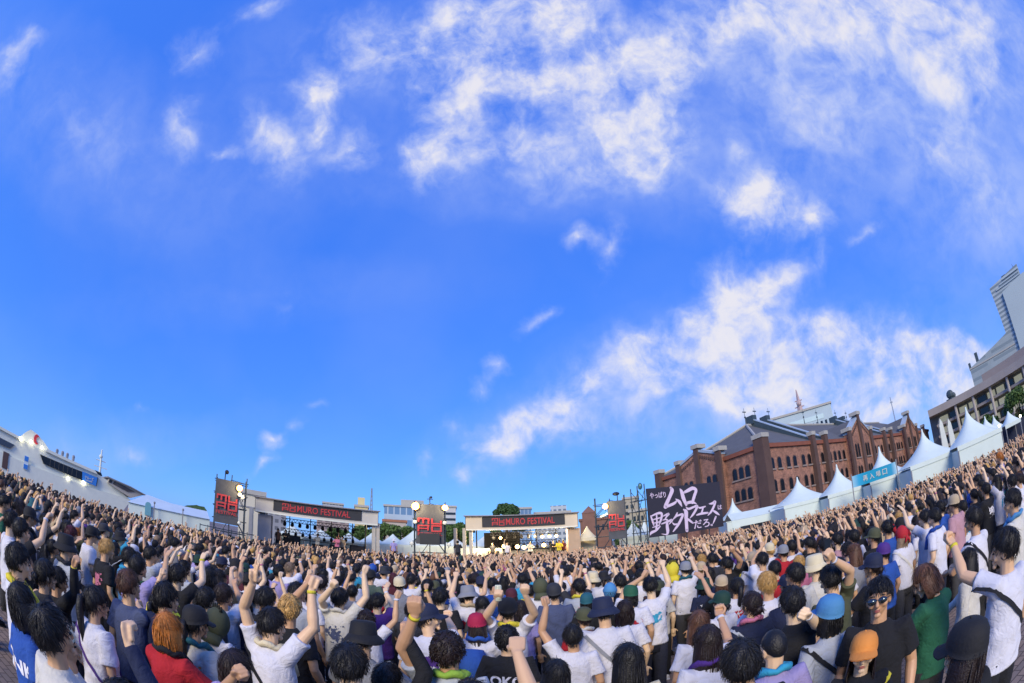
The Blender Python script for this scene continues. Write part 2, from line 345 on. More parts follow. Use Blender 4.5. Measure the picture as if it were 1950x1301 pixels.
for xs in (12, 15.7, 39.6, 43.4):                                      # fire walls standing out of the roof
    mb = MB(); k = 0.0
    mb.add([(xs-.35, -.2, EV+.3), (xs+.35, -.2, EV+.3), (xs+.35, W/2, RZ+1.1), (xs-.35, W/2, RZ+1.1), (xs-.35, -.2, EV-.1), (xs+.35, -.2, EV-.1), (xs+.35, W/2, RZ-.3), (xs-.35, W/2, RZ-.3)],
           [(0, 1, 2, 3), (4, 7, 6, 5), (0, 4, 5, 1), (1, 5, 6, 2), (2, 6, 7, 3), (3, 7, 4, 0)])
    fw = mb.build('fire_wall', M_lead, wh)
    MB().add([(xs-.4, -.25, EV+.5), (xs+.4, -.25, EV+.5), (xs+.4, W/2, RZ+1.3), (xs-.4, W/2, RZ+1.3), (xs-.4, -.25, EV+.34), (xs+.4, -.25, EV+.34), (xs+.4, W/2, RZ+1.14), (xs-.4, W/2, RZ+1.14)],
           [(0, 1, 2, 3), (4, 7, 6, 5), (0, 4, 5, 1), (1, 5, 6, 2), (2, 6, 7, 3), (3, 7, 4, 0)]).build('coping', M_flash, fw)
    MB().box((xs-.5, W/2-.8, RZ+.2), (xs+.5, W/2+.8, RZ+1.6)).build('chimney', M_lead, wh)
for xs in (10.5, 13.2, 17, 28, 33, 41, 46):
    z = RZ + (.1 if xs == 10.5 else .3)
    MB().tube([(xs, W/2, z), (xs, W/2, z+1.2), (xs, W/2, z+2.8)], [.12, .05, .03], 6).ball((xs, W/2, z+1.3), .17, 8, 5).box((xs-.4, W/2-.06, z+2.1), (xs+.4, W/2+.06, z+2.25)).build('lightning_rod', M_lead, wh)
def gable(parent, x0, x1, pk, depth, along_x=True, z0=11.9):
    """projecting gable bay; x0..x1 along the wall, peak height pk"""
    mid = (x0+x1)/2; b = .9
    poly = [(x0, 0), (x1, 0), (x1, z0), (mid, pk-.8), (x0, z0)]
    T = Matrix.Identity(4) if along_x else (Matrix.Rotation(R(-90), 4, 'Z') @ Matrix.Scale(-1, 4, (1, 0, 0)))
    if not along_x: T = Matrix(((0, 1, 0, 0), (1, 0, 0, 0), (0, 0, 1, 0), (0, 0, 0, 1)))
    g_ = MB().prism(poly, -b, .4).xf(T).build('gable', M_brick, parent)
    each('pier', [((c0, -b-.35, 0), (c1, -b, h)) for c0, c1, h in ((x0-.4, x0+.55, z0+.5), (x1-.55, x1+.4, z0+.5), (mid-.45, mid+.45, pk-.3))], MATS['dark_brick'], g_, T)
    each('cap_stone', [((c0, -b-.5, h), (c1, .3, h+.6)) for c0, c1, h in ((x0-.5, x0+.65, z0+.5), (x1-.65, x1+.5, z0+.5), (mid-.75, mid+.75, pk-.3))], M_cap, g_, T)
    for a, c in (((x0, z0), (mid, pk-.8)), ((x1, z0), (mid, pk-.8))):
        mb = MB().prism([(a[0], a[1]+.05), (c[0], c[1]+.05), (c[0], c[1]+.4), (a[0], a[1]+.4)] if a[0] < c[0] else [(a[0], a[1]+.4), (c[0], c[1]+.4), (c[0], c[1]+.05), (a[0], a[1]+.05)], -b-.15, .3)
        mb.xf(T).build('gable_coping', M_flash, g_)
    for k in range(9):
        for sgn in (-1, 1):
            u = (k+.5)/9; x = mid + sgn*(x1-x0)/2*u*.86; z = pk-.8 - (pk-.8-z0)*u - .75
            if abs(x-mid) > .6: MB().box((x-.12, -b-.12, z), (x+.12, -b+.01, z+.38)).xf(T).build('corbel', MATS['dark_brick'], g_)
    MB().add([(x0-.1, 0, z0), (x1+.1, 0, z0), (mid, 0, pk-.7), (x0-.1, depth, z0+.2), (x1+.1, depth, z0+.2), (mid, depth, pk-.7)],
             [(0, 3, 5, 2), (1, 2, 5, 4)]).xf(T).build('gable_roof', M_slate, g_)
    return g_
gable(wh, 23.1, 32.0, 15.4, 9); gable(wh, 50.5, 59.4, 15.6, 9)
gable(wh, 6.9, 15.9, 14.1, 6, along_x=False)
def windows(us, z0, z1, along_x=True, off=0.0, wid=.72):
    for u in us:
        T = Matrix.Identity(4) if along_x else Matrix(((0, 1, 0, 0), (1, 0, 0, 0), (0, 0, 1, 0), (0, 0, 0, 1)))
        h = wid/2; arc = [(u+h*math.cos(a), z1+.28*math.sin(a)) for a in np.linspace(0, math.pi, 6)]
        f = MB().prism([(u-h-.12, z0-.1), (u+h+.12, z0-.1), (u+h+.12, z1)] + [(u+(h+.12)*math.cos(a), z1+.42*math.sin(a)) for a in np.linspace(.3, math.pi-.3, 5)] + [(u-h-.12, z1)], -off-.05, -off+.02).xf(T).build('window', MATS['dark_brick'], wh)
        MB().prism([(u-h, z0), (u+h, z0)] + arc, -off-.09, -off-.04).xf(T).build('pane', M_frame, f)
        MB().box((u-h-.2, -off-.2, z0-.24), (u+h+.2, -off-.051, z0-.04)).xf(T).build('sill', M_sill, f)
pairs = []
for c in (2.65, 6.3, 10.1, 13.9, 17.9, 21.0, 34.3, 37.4, 41.5, 46.2, 49.0, 61.5, 64.4): pairs += [c-.8, c+.8]
windows(pairs, 8.2, 9.3); windows(pairs, 5.2, 6.4)
gp = [25.0, 26.0, 29.2, 30.2, 52.4, 53.4, 56.6, 57.6]
windows(gp, 8.0, 9.9, off=.9, wid=.6); windows(gp, 4.9, 6.2, off=.9, wid=.6)
windows([2.8, 4.0, 5.2, 17.6, 18.8, 20.0], 7.9, 9.1, False); windows([2.8, 4.0, 5.2, 17.6, 18.8, 20.0], 5.0, 6.2, False)
windows([8.3, 9.5, 13.3, 14.5], 7.9, 9.1, False, off=.9)
MB().box((20, -3.4, 4.0), (64, -.95, 4.25)).build('balcony', M_steel, wh)
mb = MB()
for x in np.arange(36, 64, 1.2): mb.box((x, -3.35, 4.26), (x+.06, -3.29, 5.2))
mb.box((36, -3.37, 5.2), (64, -3.27, 5.28)); mb.build('railing', M_steel, wh)

# ------------------------------------------------------------------ plain far buildings
def block(name, azs, d, z1, label, cat, wallm, parts=(), group=None, depth=14, z0=0, roofm=None):
    a0, a1 = azs; az = (a0+a1)/2; hw = d*math.tan(R(abs(a1-a0)/2))
    e = frame_at(name, az, d, label, cat, group)
    MB().box((-hw, 0, z0), (hw, depth, z1)).build('wall', wallm, e)
    MB().box((-hw-.25, -.25, z1), (hw+.25, depth+.25, z1+.5)).build('roof', roofm or M_cap, e)
    return e, hw
def rows(e, xs, zs, wd, h, m=M_glass, name='window'):
    me = MB().box((-wd/2, -.08, 0), (wd/2, .02, h)).mesh()
    for z in zs:
        for x in xs: o = link(name, me, m, e); o.location = (x, 0, z)
    return e
wb, hw = block('office_building', (31.2, 40.8), 112, 24.6, 'pale grey office block rising behind the brick warehouse roof', 'building', mat('pale_tile', 'a9bcc4', .7, .05, .3))
rows(wb, np.arange(-hw+3, hw-1, 1.15), (16.2, 18.2, 20.2), .55, .95); rows(wb, [2.5], (21.7,), 9, 1.1, mat('pale_sign_panel', 'b7d0d2', .5, .05, 1), 'sign_panel')
MB().tube([(1.5, 5, 25), (1.5, 5, 31.5)], [.9, .12], 4).tube([(.2, 5, 27), (2.8, 5, 27)], .15, 4).tube([(.5, 5, 28.6), (2.5, 5, 28.6)], .15, 4).ball((1.5, 4.4, 27.8), .7, 8, 6).build('antenna_mast', mat('red_white_mast', 'b9a29c', .6, .2, 2), wb)
b1, hw = block('glass_office', (-16.3, -12.2), 120, 12.2, 'blue glass office block left of the centre lighting tower', 'building', gridmat('glass_grid', 'a9bccb', '5f86ab', 1.6, 3.4, .8, .6))
MB().box((0, 2, 12.7), (6, 10, 14.4)).build('roof_house', M_cap, b1)
b1, hw = block('white_office', (-9.4, -7.5), 118, 12.4, 'white office block with dark horizontal bands behind the centre tower', 'building', mat('white_concrete', 'b9bec0', .7, .05, .5)); rows(b1, [0], np.arange(3, 12, 1.5), hw*1.9, .6)
b1, hw = block('low_house', (-16.4, -13.6), 96, 7.0, 'low cream house with a terracotta roof edge beside the hedge', 'house', mat('cream_wall', 'b3aaa0', .8, .08, .5), roofm=mat('terracotta', '9c6a50', .8, .1, 1)); rows(b1, [-1, 1], (4.8,), 1.4, .8)
b1, hw = block('round_office', (-23.9, -21.4), 130, 12.2, 'grey rounded office block showing above the left stage roof', 'building', gridmat('round_grid', 'a5acb3', '4e5a68', .9, 1.5, .6, .55))
b1, hw = block('yellow_building', (-19.9, -18.3), 105, 10.3, 'small yellow building above the right end of the left stage', 'building', mat('yellow_wall', 'cfc28f', .8, .06, .5)); MB().box((-.9, 1, 10.8), (.7, 5, 12.6)).build('roof_tower', mat('yellow_wall', ''), b1)
b1, hw = block('slab_building', (-31.2, -28.4), 90, 6.3, 'dark grey low block seen under the left stage roof', 'building', gridmat('slab_grid', '8d9096', '5c6067', 1.2, 1.4, .6, .5))
b1, hw = block('pink_building', (-24.6, -20.6), 92, 6.6, 'pinkish low block seen through the left stage frame', 'building', gridmat('pink_grid', '9b8d88', '6a6265', 1.5, 1.4, .6, .5))
b1, hw = block('cream_building', (-34.4, -31.3), 52, 6.1, 'cream pavilion between the left banner tower and the left stage', 'building', mat('cream_panel', 'c9c4b0', .7, .05, .6), depth=6); MB().box((-hw, -.1, 4.6), (hw, .02, 4.75)).box((-.2, -.1, 0), (.2, .02, 4.6)).build('trim', M_grey, b1)
b1, hw = block('stepped_office', (2.1, 6.5), 125, 10.9, 'stepped pale office block above the right stage roof', 'building', gridmat('step_grid', 'a7b2b9', '56697c', 1.3, 1.6, .6, .5)); MB().box((-.5, 1, 11.4), (3.8, 9, 13.0)).build('roof_house', MATS['step_grid'], b1)
b1, hw = block('blue_glass_block', (-1.8, 1.7), 120, 12.0, 'blue grey glass block half hidden by the round tree', 'building', gridmat('bluegrid', '8fa5bb', '52779c', 1.0, 2.6, .8, .7))
b1, hw = block('beige_office', (13.0, 14.9), 105, 11.3, 'beige office with square windows between right banner tower and lettered sign', 'building', mat('beige_wall', 'a29d8d', .8, .06, .5)); rows(b1, [-.9, .2], np.arange(4.6, 10.5, 1.5), .6, .8)
b1, hw = block('low_beige_office', (13.7, 15.7), 84, 7.0, 'lower beige office with grouped windows left of the lettered sign', 'building', mat('beige_wall', '')); rows(b1, [-.6, .1, .8], (3.6, 5.3), .45, .9)
b1, hw = block('brick_customs_house', (7.6, 11.3), 96, 6.8, 'brown brick building with a small domed tower behind the right stage', 'building', mat('brown_brick', '7b5c50', .9, .15, .8), roofm=mat('brown_brick', ''))
rows(b1, np.arange(-2.4, 3, 1.0), (4.6,), .4, 1.2); MB().box((-2.6, -.4, 0), (.2, 2.4, 8.4)).add([(-2.7,-.5,8.4),(.3,-.5,8.4),(.3,2.5,8.4),(-2.7,2.5,8.4),(-1.2,1,10)], [(0,1,4),(1,2,4),(2,3,4),(3,0,4),(0,3,2,1)]).build('tower', mat('brown_brick', ''), b1)
lm = frame_at('lattice_mast', -17.9, 150, 'thin grey lattice mast standing on the skyline', 'mast')
mb = MB()
for s in (-.7, .7): mb.tube([(s, 0, 0), (s*.15, 0, 20.2)], .14, 4)
for k in range(14): z = k*1.4; f = 1-k/15; mb.tube([(-.7*f, 0, z), (.7*f, 0, z+1.4)], .07, 3).tube([(.7*f, 0, z), (-.7*f, 0, z+1.4)], .07, 3)
mb.build('frame', mat('grey_steel', '8b99a8', .5, .05), lm)
lm = frame_at('radio_mast', 48.7, 160, 'slim mast on the skyline above the far brick gable', 'mast'); MB().tube([(0, 0, 0), (0, 0, 29)], [.35, .15], 5).box((-.5, -.1, 27), (.5, .1, 27.4)).build('pole', MATS['grey_steel'], lm)

# right: terraced mall, slab and hotel tower
ml_ = empty('shopping_terrace', (0, 0, 0), 0, 'long brown terrace building with stacked galleries and lit windows beyond the tents', 'building')
def arc_pts(off, a0=53.2, a1=78, n=14):
    P = []
    for k in range(n):
        t = k/(n-1); a = a0 + (a1-a0)*t; d = 116 - 14*t + off; P.append(pt(a, d))
    return P
def arc_slab(name, off0, off1, z0, z1, m, p=ml_, a0=53.2, a1=78):
    A = arc_pts(off0, a0, a1); B = arc_pts(off1, a0, a1); n = len(A); vs = []
    for a, b in zip(A, B): vs += [(a.x, a.y, z0), (a.x, a.y, z1), (b.x, b.y, z1), (b.x, b.y, z0)]
    fs = [(0, 3, 2, 1), (4*n-4, 4*n-3, 4*n-2, 4*n-1)]
    for i in range(n-1):
        for k in range(4): fs.append((4*i+k, 4*i+4+k, 4*i+4+(k+1) % 4, 4*i+(k+1) % 4))
    return MB().add(vs, fs).build(name, m, p)
M_mall = mat('taupe_cladding', 'a59d93', .7, .08, .3); M_lit = mat('lit_window', 'c4c2a8', .5, .15, .8, emit=.22)
arc_slab('core', 4, 30, 0, 13.4, mat('dark_recess', '7c8280', .6, .15, .4))
arc_slab('roof', -1.5, 34, 13.4, 15.0, M_mall)
for z in (2.6, 5.4, 8.0, 10.6): arc_slab('gallery', 0, 6, z, z+.55, M_mall, a0=54)
for z in (6.2, 8.8, 11.4):
    for k in range(16):
        a = 55.2 + k*1.4; d = 116 - 14*(a-53.2)/24.8 + 3.6
        e_ = MB().box((-1.15, -.1, 0), (1.15, .1, 1.35)).build('window', M_lit if (k + int(z)) % 3 else M_glass, ml_); e_.location = pt(a, d, z); e_.rotation_euler = (0, 0, -R(a))
for a in (57.0, 59.6, 62.2, 64.8, 67.4):
    d = 116 - 14*(a-53.2)/24.8 - .6; e_ = MB().tube([(0, 0, 0), (0, 0, 13.4)], .4, 8).build('column', mat('pale_column', 'a9a39a', .6, .05), ml_); e_.location = pt(a, d)
arc_slab('upper_storey', 12, 30, 15.0, 18.8, mat('brown_cladding', 'a39486', .7, .06, .2), a0=61.5)
c = pt(57.2, 120, 15.0); e_ = MB().box((-1.6, 0, 0), (1.6, 2, 1.0)).ball((-.6, 1, 2), 1.1, 8, 6).ball((1.0, 1, 1.6), .8, 8, 6).build('roof_plant', M_lead, ml_); e_.location = c
gb, hw = block('grey_slab_building', (60.2, 67.2), 190, 30.5, 'pale grey slab building below the curved hotel tower', 'building', gridmat('slabgrid2', '93a0a2', '7c8b90', 30, 3.2, .9, .35), depth=30)
MB().add([(-hw, -.02, 31), (hw, -.02, 31), (hw, 20, 31), (-hw, 20, 31), (hw, -.02, 36.5), (hw, 20, 36.5)], [(0, 1, 4), (3, 5, 2), (0, 4, 5, 3), (1, 2, 5, 4), (0, 3, 2, 1)]).build('sloped_top', mat('slabgrid2', ''), gb)
MB().box((-8, 3, 31.5), (-6.6, 5, 36)).box((-12, 3, 31.5), (-11, 5, 33.5)).build('roof_plant', M_lead, gb)
ht = frame_at('hotel_tower', 70.5, 255, 'tall sail-shaped grey hotel tower with striped balconies at the far right edge', 'tower')
x0 = lx(66.5, 70.5, 255); x1 = lx(68.9, 70.5, 255)
MB().prism([(-17.8, 0), (-12.9, 0), (-11.7, 50), (-10.9, 65.8), (4.4, 67.8), (4.9, 73.9), (-17.8, 71.7)], 0, 30).build('balcony_wing', gridmat('hotel_grid', 'b0bbba', '7f8e92', 40, 2.2, 1, .5), ht)
MB().prism([(-12.9, 0), (34, 0), (34, 67), (4.4, 67.8), (-10.9, 65.8), (-11.7, 50)], -1.5, -.02).build('main_wall', mat('hotel_wall', 'b3c1bf', .5, .06, .05), ht)
for k in range(3): MB().box((-14 + 3*k, -.6, 68.4 + 1.5*k), (4.2, -.05, 68.9 + 1.5*k)).build('crown_fin', mat('hotel_fin', 'b4c2c4', .5, .05), ht)
MB().tube([(2, 10, 73), (2, 10, 78)], [.3, .1], 5).build('roof_mast', M_lead, ht); MB().box((-8, 5, 72), (-5, 9, 74.6)).build('roof_plant', M_lead, ht)
MB().ball((8, -1.6, 48), (2.2, .8, 5), 10, 7).build('dark_opening', M_lead, ht)
MB().ball((8, -1.6, 32), (2.2, .8, 5), 10, 7).build('dark_opening', M_lead, ht)

# ------------------------------------------------------------------ trees
def leaf_mesh(seed, clumps, n, size, col):
    r = np.random.default_rng(seed); C = np.array([c[:3] for c in clumps]); Rr = np.array([c[3] for c in clumps])
    idx = r.choice(len(C), n, p=Rr**2/np.sum(Rr**2)); d = r.normal(size=(n, 3)); d /= np.linalg.norm(d, axis=1)[:, None]
    p = C[idx] + d*(Rr[idx]*r.uniform(.45, 1.08, n)**.5)[:, None]; p[:, 2] = np.maximum(p[:, 2], C[:, 2].min()-Rr.min()*.8)
    a = r.normal(size=(n, 3)); a /= np.linalg.norm(a, axis=1)[:, None]; b = np.cross(a, r.normal(size=(n, 3))); b /= np.linalg.norm(b, axis=1)[:, None]
    s = size*r.uniform(.6, 1.5, n)[:, None]; v = np.stack([p-a*s, p+b*s*.55, p+a*s, p-b*s*.55], 1).reshape(-1, 3)
    me = bpy.data.meshes.new('leaves'); me.from_pydata(v.tolist(), [], np.arange(n*4).reshape(-1, 4).tolist()); return me
M_leaf = mat('leaves', '4f6a35', .8, .5, .7); M_leafd = mat('dark_leaves', '3c5a33', .8, .5, .6); M_bark = mat('bark', '4a3b30', .9, .2, 3)
def tree(az, d, w, top, base, label, group=None, seed=0, n=5000, m=None, size=.16):
    e = frame_at('tree', az, d, label, 'tree', group); r = np.random.default_rng(seed+50); cl = []
    for k in range(26):
        x, y = r.uniform(-1, 1, 2); zz = r.uniform(0, 1); sh = math.sqrt(max(0, 1-(2*zz-.9)**2*.8))
        cl.append((x*w/2*sh*.85, y*w/2*sh*.8, base+(top-base)*(.1+.8*zz), w*r.uniform(.09, .17)))
    mb = MB().tube([(0, 0, 0), (.1, 0, base), (0, .1, base+(top-base)*.6)], [w*.04, w*.03, w*.012], 7)
    for c in cl[:9]: mb.tube([(.05, 0, base*.9), (c[0]*.6, c[1]*.6, (base+c[2])/2), c[:3]], [w*.02, w*.012, w*.005], 5)
    mb.build('trunk', M_bark, e); link('crown', leaf_mesh(seed, cl, n, size, 0), m or M_leaf, e)
tree(-1.3, 66, 5.4, 8.5, 3.6, 'round dark green tree standing above the right stage roof', seed=1, n=9000, m=M_leafd)
for k, (a, t, l) in enumerate(((-19.6, 4.2, 'low green tree seen under the left stage roof end'), (-16.2, 4.9, 'bushy green tree just right of the left stage post'), (-13.9, 5.4, 'green tree behind the left side of the centre tower'),
                               (-9.2, 5.5, 'green tree touching the right side of the centre tower'), (-7.3, 5.7, 'dense green tree left of the right stage post'), (13.4, 4.9, 'small green tree between white tent tops and the beige offices'), (-22.0, 4.0, 'green bush behind the performers on the left stage'))):
    tree(a, 60+k, 4.4, t, .8, l, 'trees behind the stages', 10+k, 4200)
for k, (a, d, t, wd, l) in enumerate(((61.0, 62, 5.6, 3.6, 'slim green tree in front of the terrace, left of the pair'), (65.6, 60, 6.6, 6.0, 'large green tree at the right edge in front of the terrace'), (70.0, 60, 6.0, 5, 'green tree at the far right beyond the frame edge'))):
    tree(a, d, wd, t, 1.5, l, 'trees by the terrace', 30+k, 6000)
hl = MB()
P = [(-41.4, 1.0), (-41.0, 1.2), (-40.3, 1.36), (-39.8, 1.5), (-39.4, 1.45), (-38.8, 1.48), (-38.4, 1.05)]
hb = [pt(a, 300, -1) for a, e in P]; htp = [pt(a, 300, zel(e, 300)) for a, e in P]; hbk = [pt(a, 360, -1) for a, e in P]
for i in range(len(P)-1): hl.quad(hb[i], hb[i+1], htp[i+1], htp[i]).quad(htp[i], htp[i+1], hbk[i+1], hbk[i])
tag(hl.build('hill', M_leafd), 'small wooded headland on the horizon left of the banner tower', 'hill', kind='structure')

# ------------------------------------------------------------------ ship and white shed on the left
SA, SD = -57.0, 56.0
sh = frame_at('cruise_ship', SA, SD, 'white cruise boat with red funnel emblem and long dark window band moored at the left', 'ship')
def sp_(a, e): return (lx(a, SA, SD), lz(e, a, SA, SD))
hull = [sp_(-76, -3.2), sp_(-50.5, -3.2), sp_(-48.3, .15), sp_(-76, .1)]
MB().prism([(hull[0][0], -1), (hull[1][0], -1), hull[2], hull[3]], 0, 9).build('hull', M_whitep, sh)
MB().prism([(sp_(-76, 0)[0], hull[3][1]+.003), sp_(-48.4, .16), sp_(-51.2, 1.45), sp_(-53.0, 1.9), sp_(-59.9, 2.4), sp_(-64.2, 2.3), sp_(-76, 2.7)], .25, 8.75).build('superstructure', M_whitep, sh)
MB().prism([sp_(-76, 2.72), sp_(-64.0, 2.32), sp_(-64.2, 2.62), sp_(-76, 3.0)], -.05, 9).build('roof_edge', M_whitep, sh)
MB().prism([sp_(-60.4, 2.3), sp_(-53.0, 1.88), sp_(-53.4, 2.2), sp_(-60.2, 2.62)], -.05, 9).build('roof_edge', M_whitep, sh)
fn_ = MB().prism([sp_(-64.6, 2.35), sp_(-59.7, 2.4), sp_(-60.6, 3.1), sp_(-61.9, 3.75), sp_(-62.9, 3.95), sp_(-63.4, 3.6)], .6, 6).build('funnel', M_whitep, sh)
c = sp_(-61.9, 3.15)
cr = [(c[0]+.42*math.cos(a), c[1]+.55*math.sin(a)) for a in np.linspace(1.0, 5.3, 12)] + [(c[0]+.22+.26*math.cos(a), c[1]+.36*math.sin(a)) for a in np.linspace(5.1, 1.2, 12)]
MB().prism(cr, .5, .61).build('emblem', mat('red_emblem', 'c8363c', .5, .05), fn_)
def band(name, q, m, y=-.04): return MB().prism([sp_(*p) for p in q], y+.05, y+.32).build(name, m, sh)
wb_ = band('window_band', [(-60.5, .86), (-53.0, .52), (-52.9, 1.52), (-61.1, 1.72)], M_frame)
for a in np.arange(-59.6, -55.3, .62): MB().prism([sp_(a, 1.68), sp_(a+.05, 1.68), sp_(a+.05, .8), sp_(a, .8)][::-1], -.02, .02).build('mullion', mat('window_post', '5a574c', .5), wb_)
band('window_band', [(-76, .55), (-65.4, .93), (-64.8, 1.52), (-76, 1.75)], mat('grey_window', '3c4654', .2, .1))
bn = band('banner', [(-55.0, .62), (-53.1, .48), (-53.0, 1.5), (-55.1, 1.62)], mat('blue_banner', '2f7ed0', .6, .06), y=-.14)
c = sp_(-54.1, 1.12); place_text('lettering', 'クルーズ', M_whitep, bn, (c[0], -.12, c[1]), 1.15, .34)
c = sp_(-54.1, .8); place_text('lettering', 'CRUISE', M_whitep, bn, (c[0], -.12, c[1]), .9, .16)
MB().box((sp_(-63.2, 0)[0], -.12, zel(-.55, 58)), (sp_(-62.55, 0)[0], -.06, zel(.9, 58))).build('banner', mat('pale_blue_banner', 'cfe0e4', .6), sh)
for e0, e1 in ((-.5, -.02), (.35, .85)): MB().box((sp_(-63.15, 0)[0], -.16, zel(e0, 58)), (sp_(-62.6, 0)[0], -.125, zel(e1, 58))).build('banner_panel', mat('blue_banner', ''), sh)
MB().box((sp_(-66.2, 0)[0], -.1, 1.0), (sp_(-65.4, 0)[0], .24, zel(.35, 58))).build('door', mat('brown_door', '55403a', .5), sh)
br_ = MB().prism([sp_(-51.6, 1.3), sp_(-48.4, .35), sp_(-47.0, 1.0), sp_(-46.7, 1.12), sp_(-48.6, 1.55), sp_(-51.4, 1.86)], -.25, 9.2).build('bridge', mat('bridge_cladding', 'b3ab9b', .5, .08), sh)
MB().prism([sp_(-51.5, 1.4), sp_(-51.1, 1.38), sp_(-51.0, 1.72), sp_(-51.4, 1.76)], -.32, -.26).build('window', M_frame, br_)
MB().prism([sp_(-50.9, 1.36), sp_(-48.9, .95), sp_(-47.9, 1.18), sp_(-49.3, 1.5), sp_(-50.8, 1.7)], -.32, -.26).build('window', mat('bridge_window', '4a423c', .3, .5, 1.5), br_)
MB().prism([sp_(-51.7, 1.88), sp_(-48.6, 1.56), sp_(-46.5, 1.1), sp_(-46.5, 1.2), sp_(-48.6, 1.68), sp_(-51.7, 2.02)], -.6, 9.4).build('bridge_roof', M_grey, br_)
MB().prism([sp_(-53.7, 1.93), sp_(-52.3, 1.86), sp_(-52.5, 2.2), sp_(-53.4, 2.28)], .8, 5).build('wheelhouse', M_frame, sh)
x, z = sp_(-52.6, 1.9)
mb = MB().tube([(x, 2, z), (x-.1, 2, z+3.0)], [.2, .09], 6).tube([(x-.7, 2, z+1.7), (x+.6, 2, z+1.7)], .06, 4).ball((x-.1, 2, z+2.2), .26, 8, 5).box((x-.9, 1.9, z+.9), (x+.9, 2.1, z+1.0)); mb.build('mast', M_whitep, sh)
for a in (-58.9, -58.1, -57.4, -56.5):
    x, z = sp_(a, 2.45); MB().tube([(x, 2, z-.3), (x, 2, z+.4)], [.16, .2], 7).ball((x, 2, z+.5), .22, 7, 5).build('vent', M_grey, sh)
for a, e, r_ in ((-64.0, 2.45, .22), (-56.9, .25, .16), (-54.8, .4, .2), (-62.6, 2.6, .2), (-61.0, 2.5, .16)):
    x, z = sp_(a, e); MB().ball((x, -.12, z), r_, 8, 6).build('deck_lamp', mat('deck_lamp', 'fff3cf', emit=5), sh)

shed = frame_at('white_shed', -43.4, 41, 'long white canvas shed with sloping roof between the ship and the banner tower', 'tent')
xa, xb, xm = lx(-48.6, -43.4, 41), lx(-38.0, -43.4, 41), lx(-46.5, -43.4, 41)
MB().add([(xa, 0, 0), (xb, 0, 0), (xb, 0, 2.5), (xa, 0, 2.3), (xa, 7, 0), (xb, 7, 0), (xb, 7, 2.5), (xa, 7, 2.3)], [(0, 1, 2, 3), (1, 5, 6, 2), (4, 0, 3, 7), (5, 4, 7, 6)]).build('wall', M_white, shed)
MB().add([(xa-.1, -.15, 2.28), (xb, -.15, 2.48), (xb, 3.4, 3.2), (xm, 3.0, 3.38), (xa-.1, 7, 2.3), (xb, 7, 2.5), (lx(-43, -43.4, 41), 3.1, 3.16), (lx(-43, -43.4, 41), -.15, 2.42)], [(0, 7, 6, 3), (7, 1, 2, 6), (3, 6, 2, 5, 4), (0, 3, 4)]).build('roof', mat('shed_roof', 'c3d3da', .7, .04, 1, .2, 5), shed)
x = lx(-46.0, -43.4, 41); MB().prism([(x-.28, 1.6), (x+.28, 1.6)] + [(x+.28*math.cos(a), 2.45+.28*math.sin(a)) for a in np.linspace(0, math.pi, 8)], -.2, -.02).build('arched_window', mat('teal_vinyl', '6fa5b0', .3, .05), shed)
for a in (-45.2, -41.5): x = lx(a, -43.4, 41); MB().tube([(x, -.4, 0), (x, -.4, 2.75)], .05, 5).ball((x, -.4, 2.8), .11, 7, 5).build('pole', M_grey, shed)

# ------------------------------------------------------------------ stages
def spot(e, x, y, z, s=.17, lit=False, m=None):
    o = MB().tube([(0, 0, .3), (0, 0, .12)], .025, 5).ball((0, 0, 0), (s*.9, s*.9, s), 9, 6).tube([(0, -.05, -.02), (0, -s*1.5, -.1)], [s*.75, s*.95], 9).build('stage_light', M_black, e, True); o.location = (x, y, z)
    if lit: MB().tube([(0, -s*1.5, -.1), (0, -s*1.6, -.107)], [s*.8, s*.8], 10).build('lens', M_lampw, o)
    return o
EMB = ((.06, .62, .48, .655), (.06, .55, .125, .62), (.23, .52, .295, .62), (.415, .50, .48, .62), (.54, .50, .605, .65), (.605, .50, .92, .535), (.855, .535, .92, .60),
       (.06, .445, .48, .48), (.06, .31, .125, .445), (.125, .375, .40, .405), (.40, .34, .46, .445), (.54, .445, .92, .48), (.54, .31, .605, .445), (.605, .31, .92, .345), (.855, .345, .92, .445))
def emblem_rects(): return [(((a-.06)/.86, (b-.31)/.345), ((c-.06)/.86, (d-.31)/.345)) for a, b, c, d in EMB]
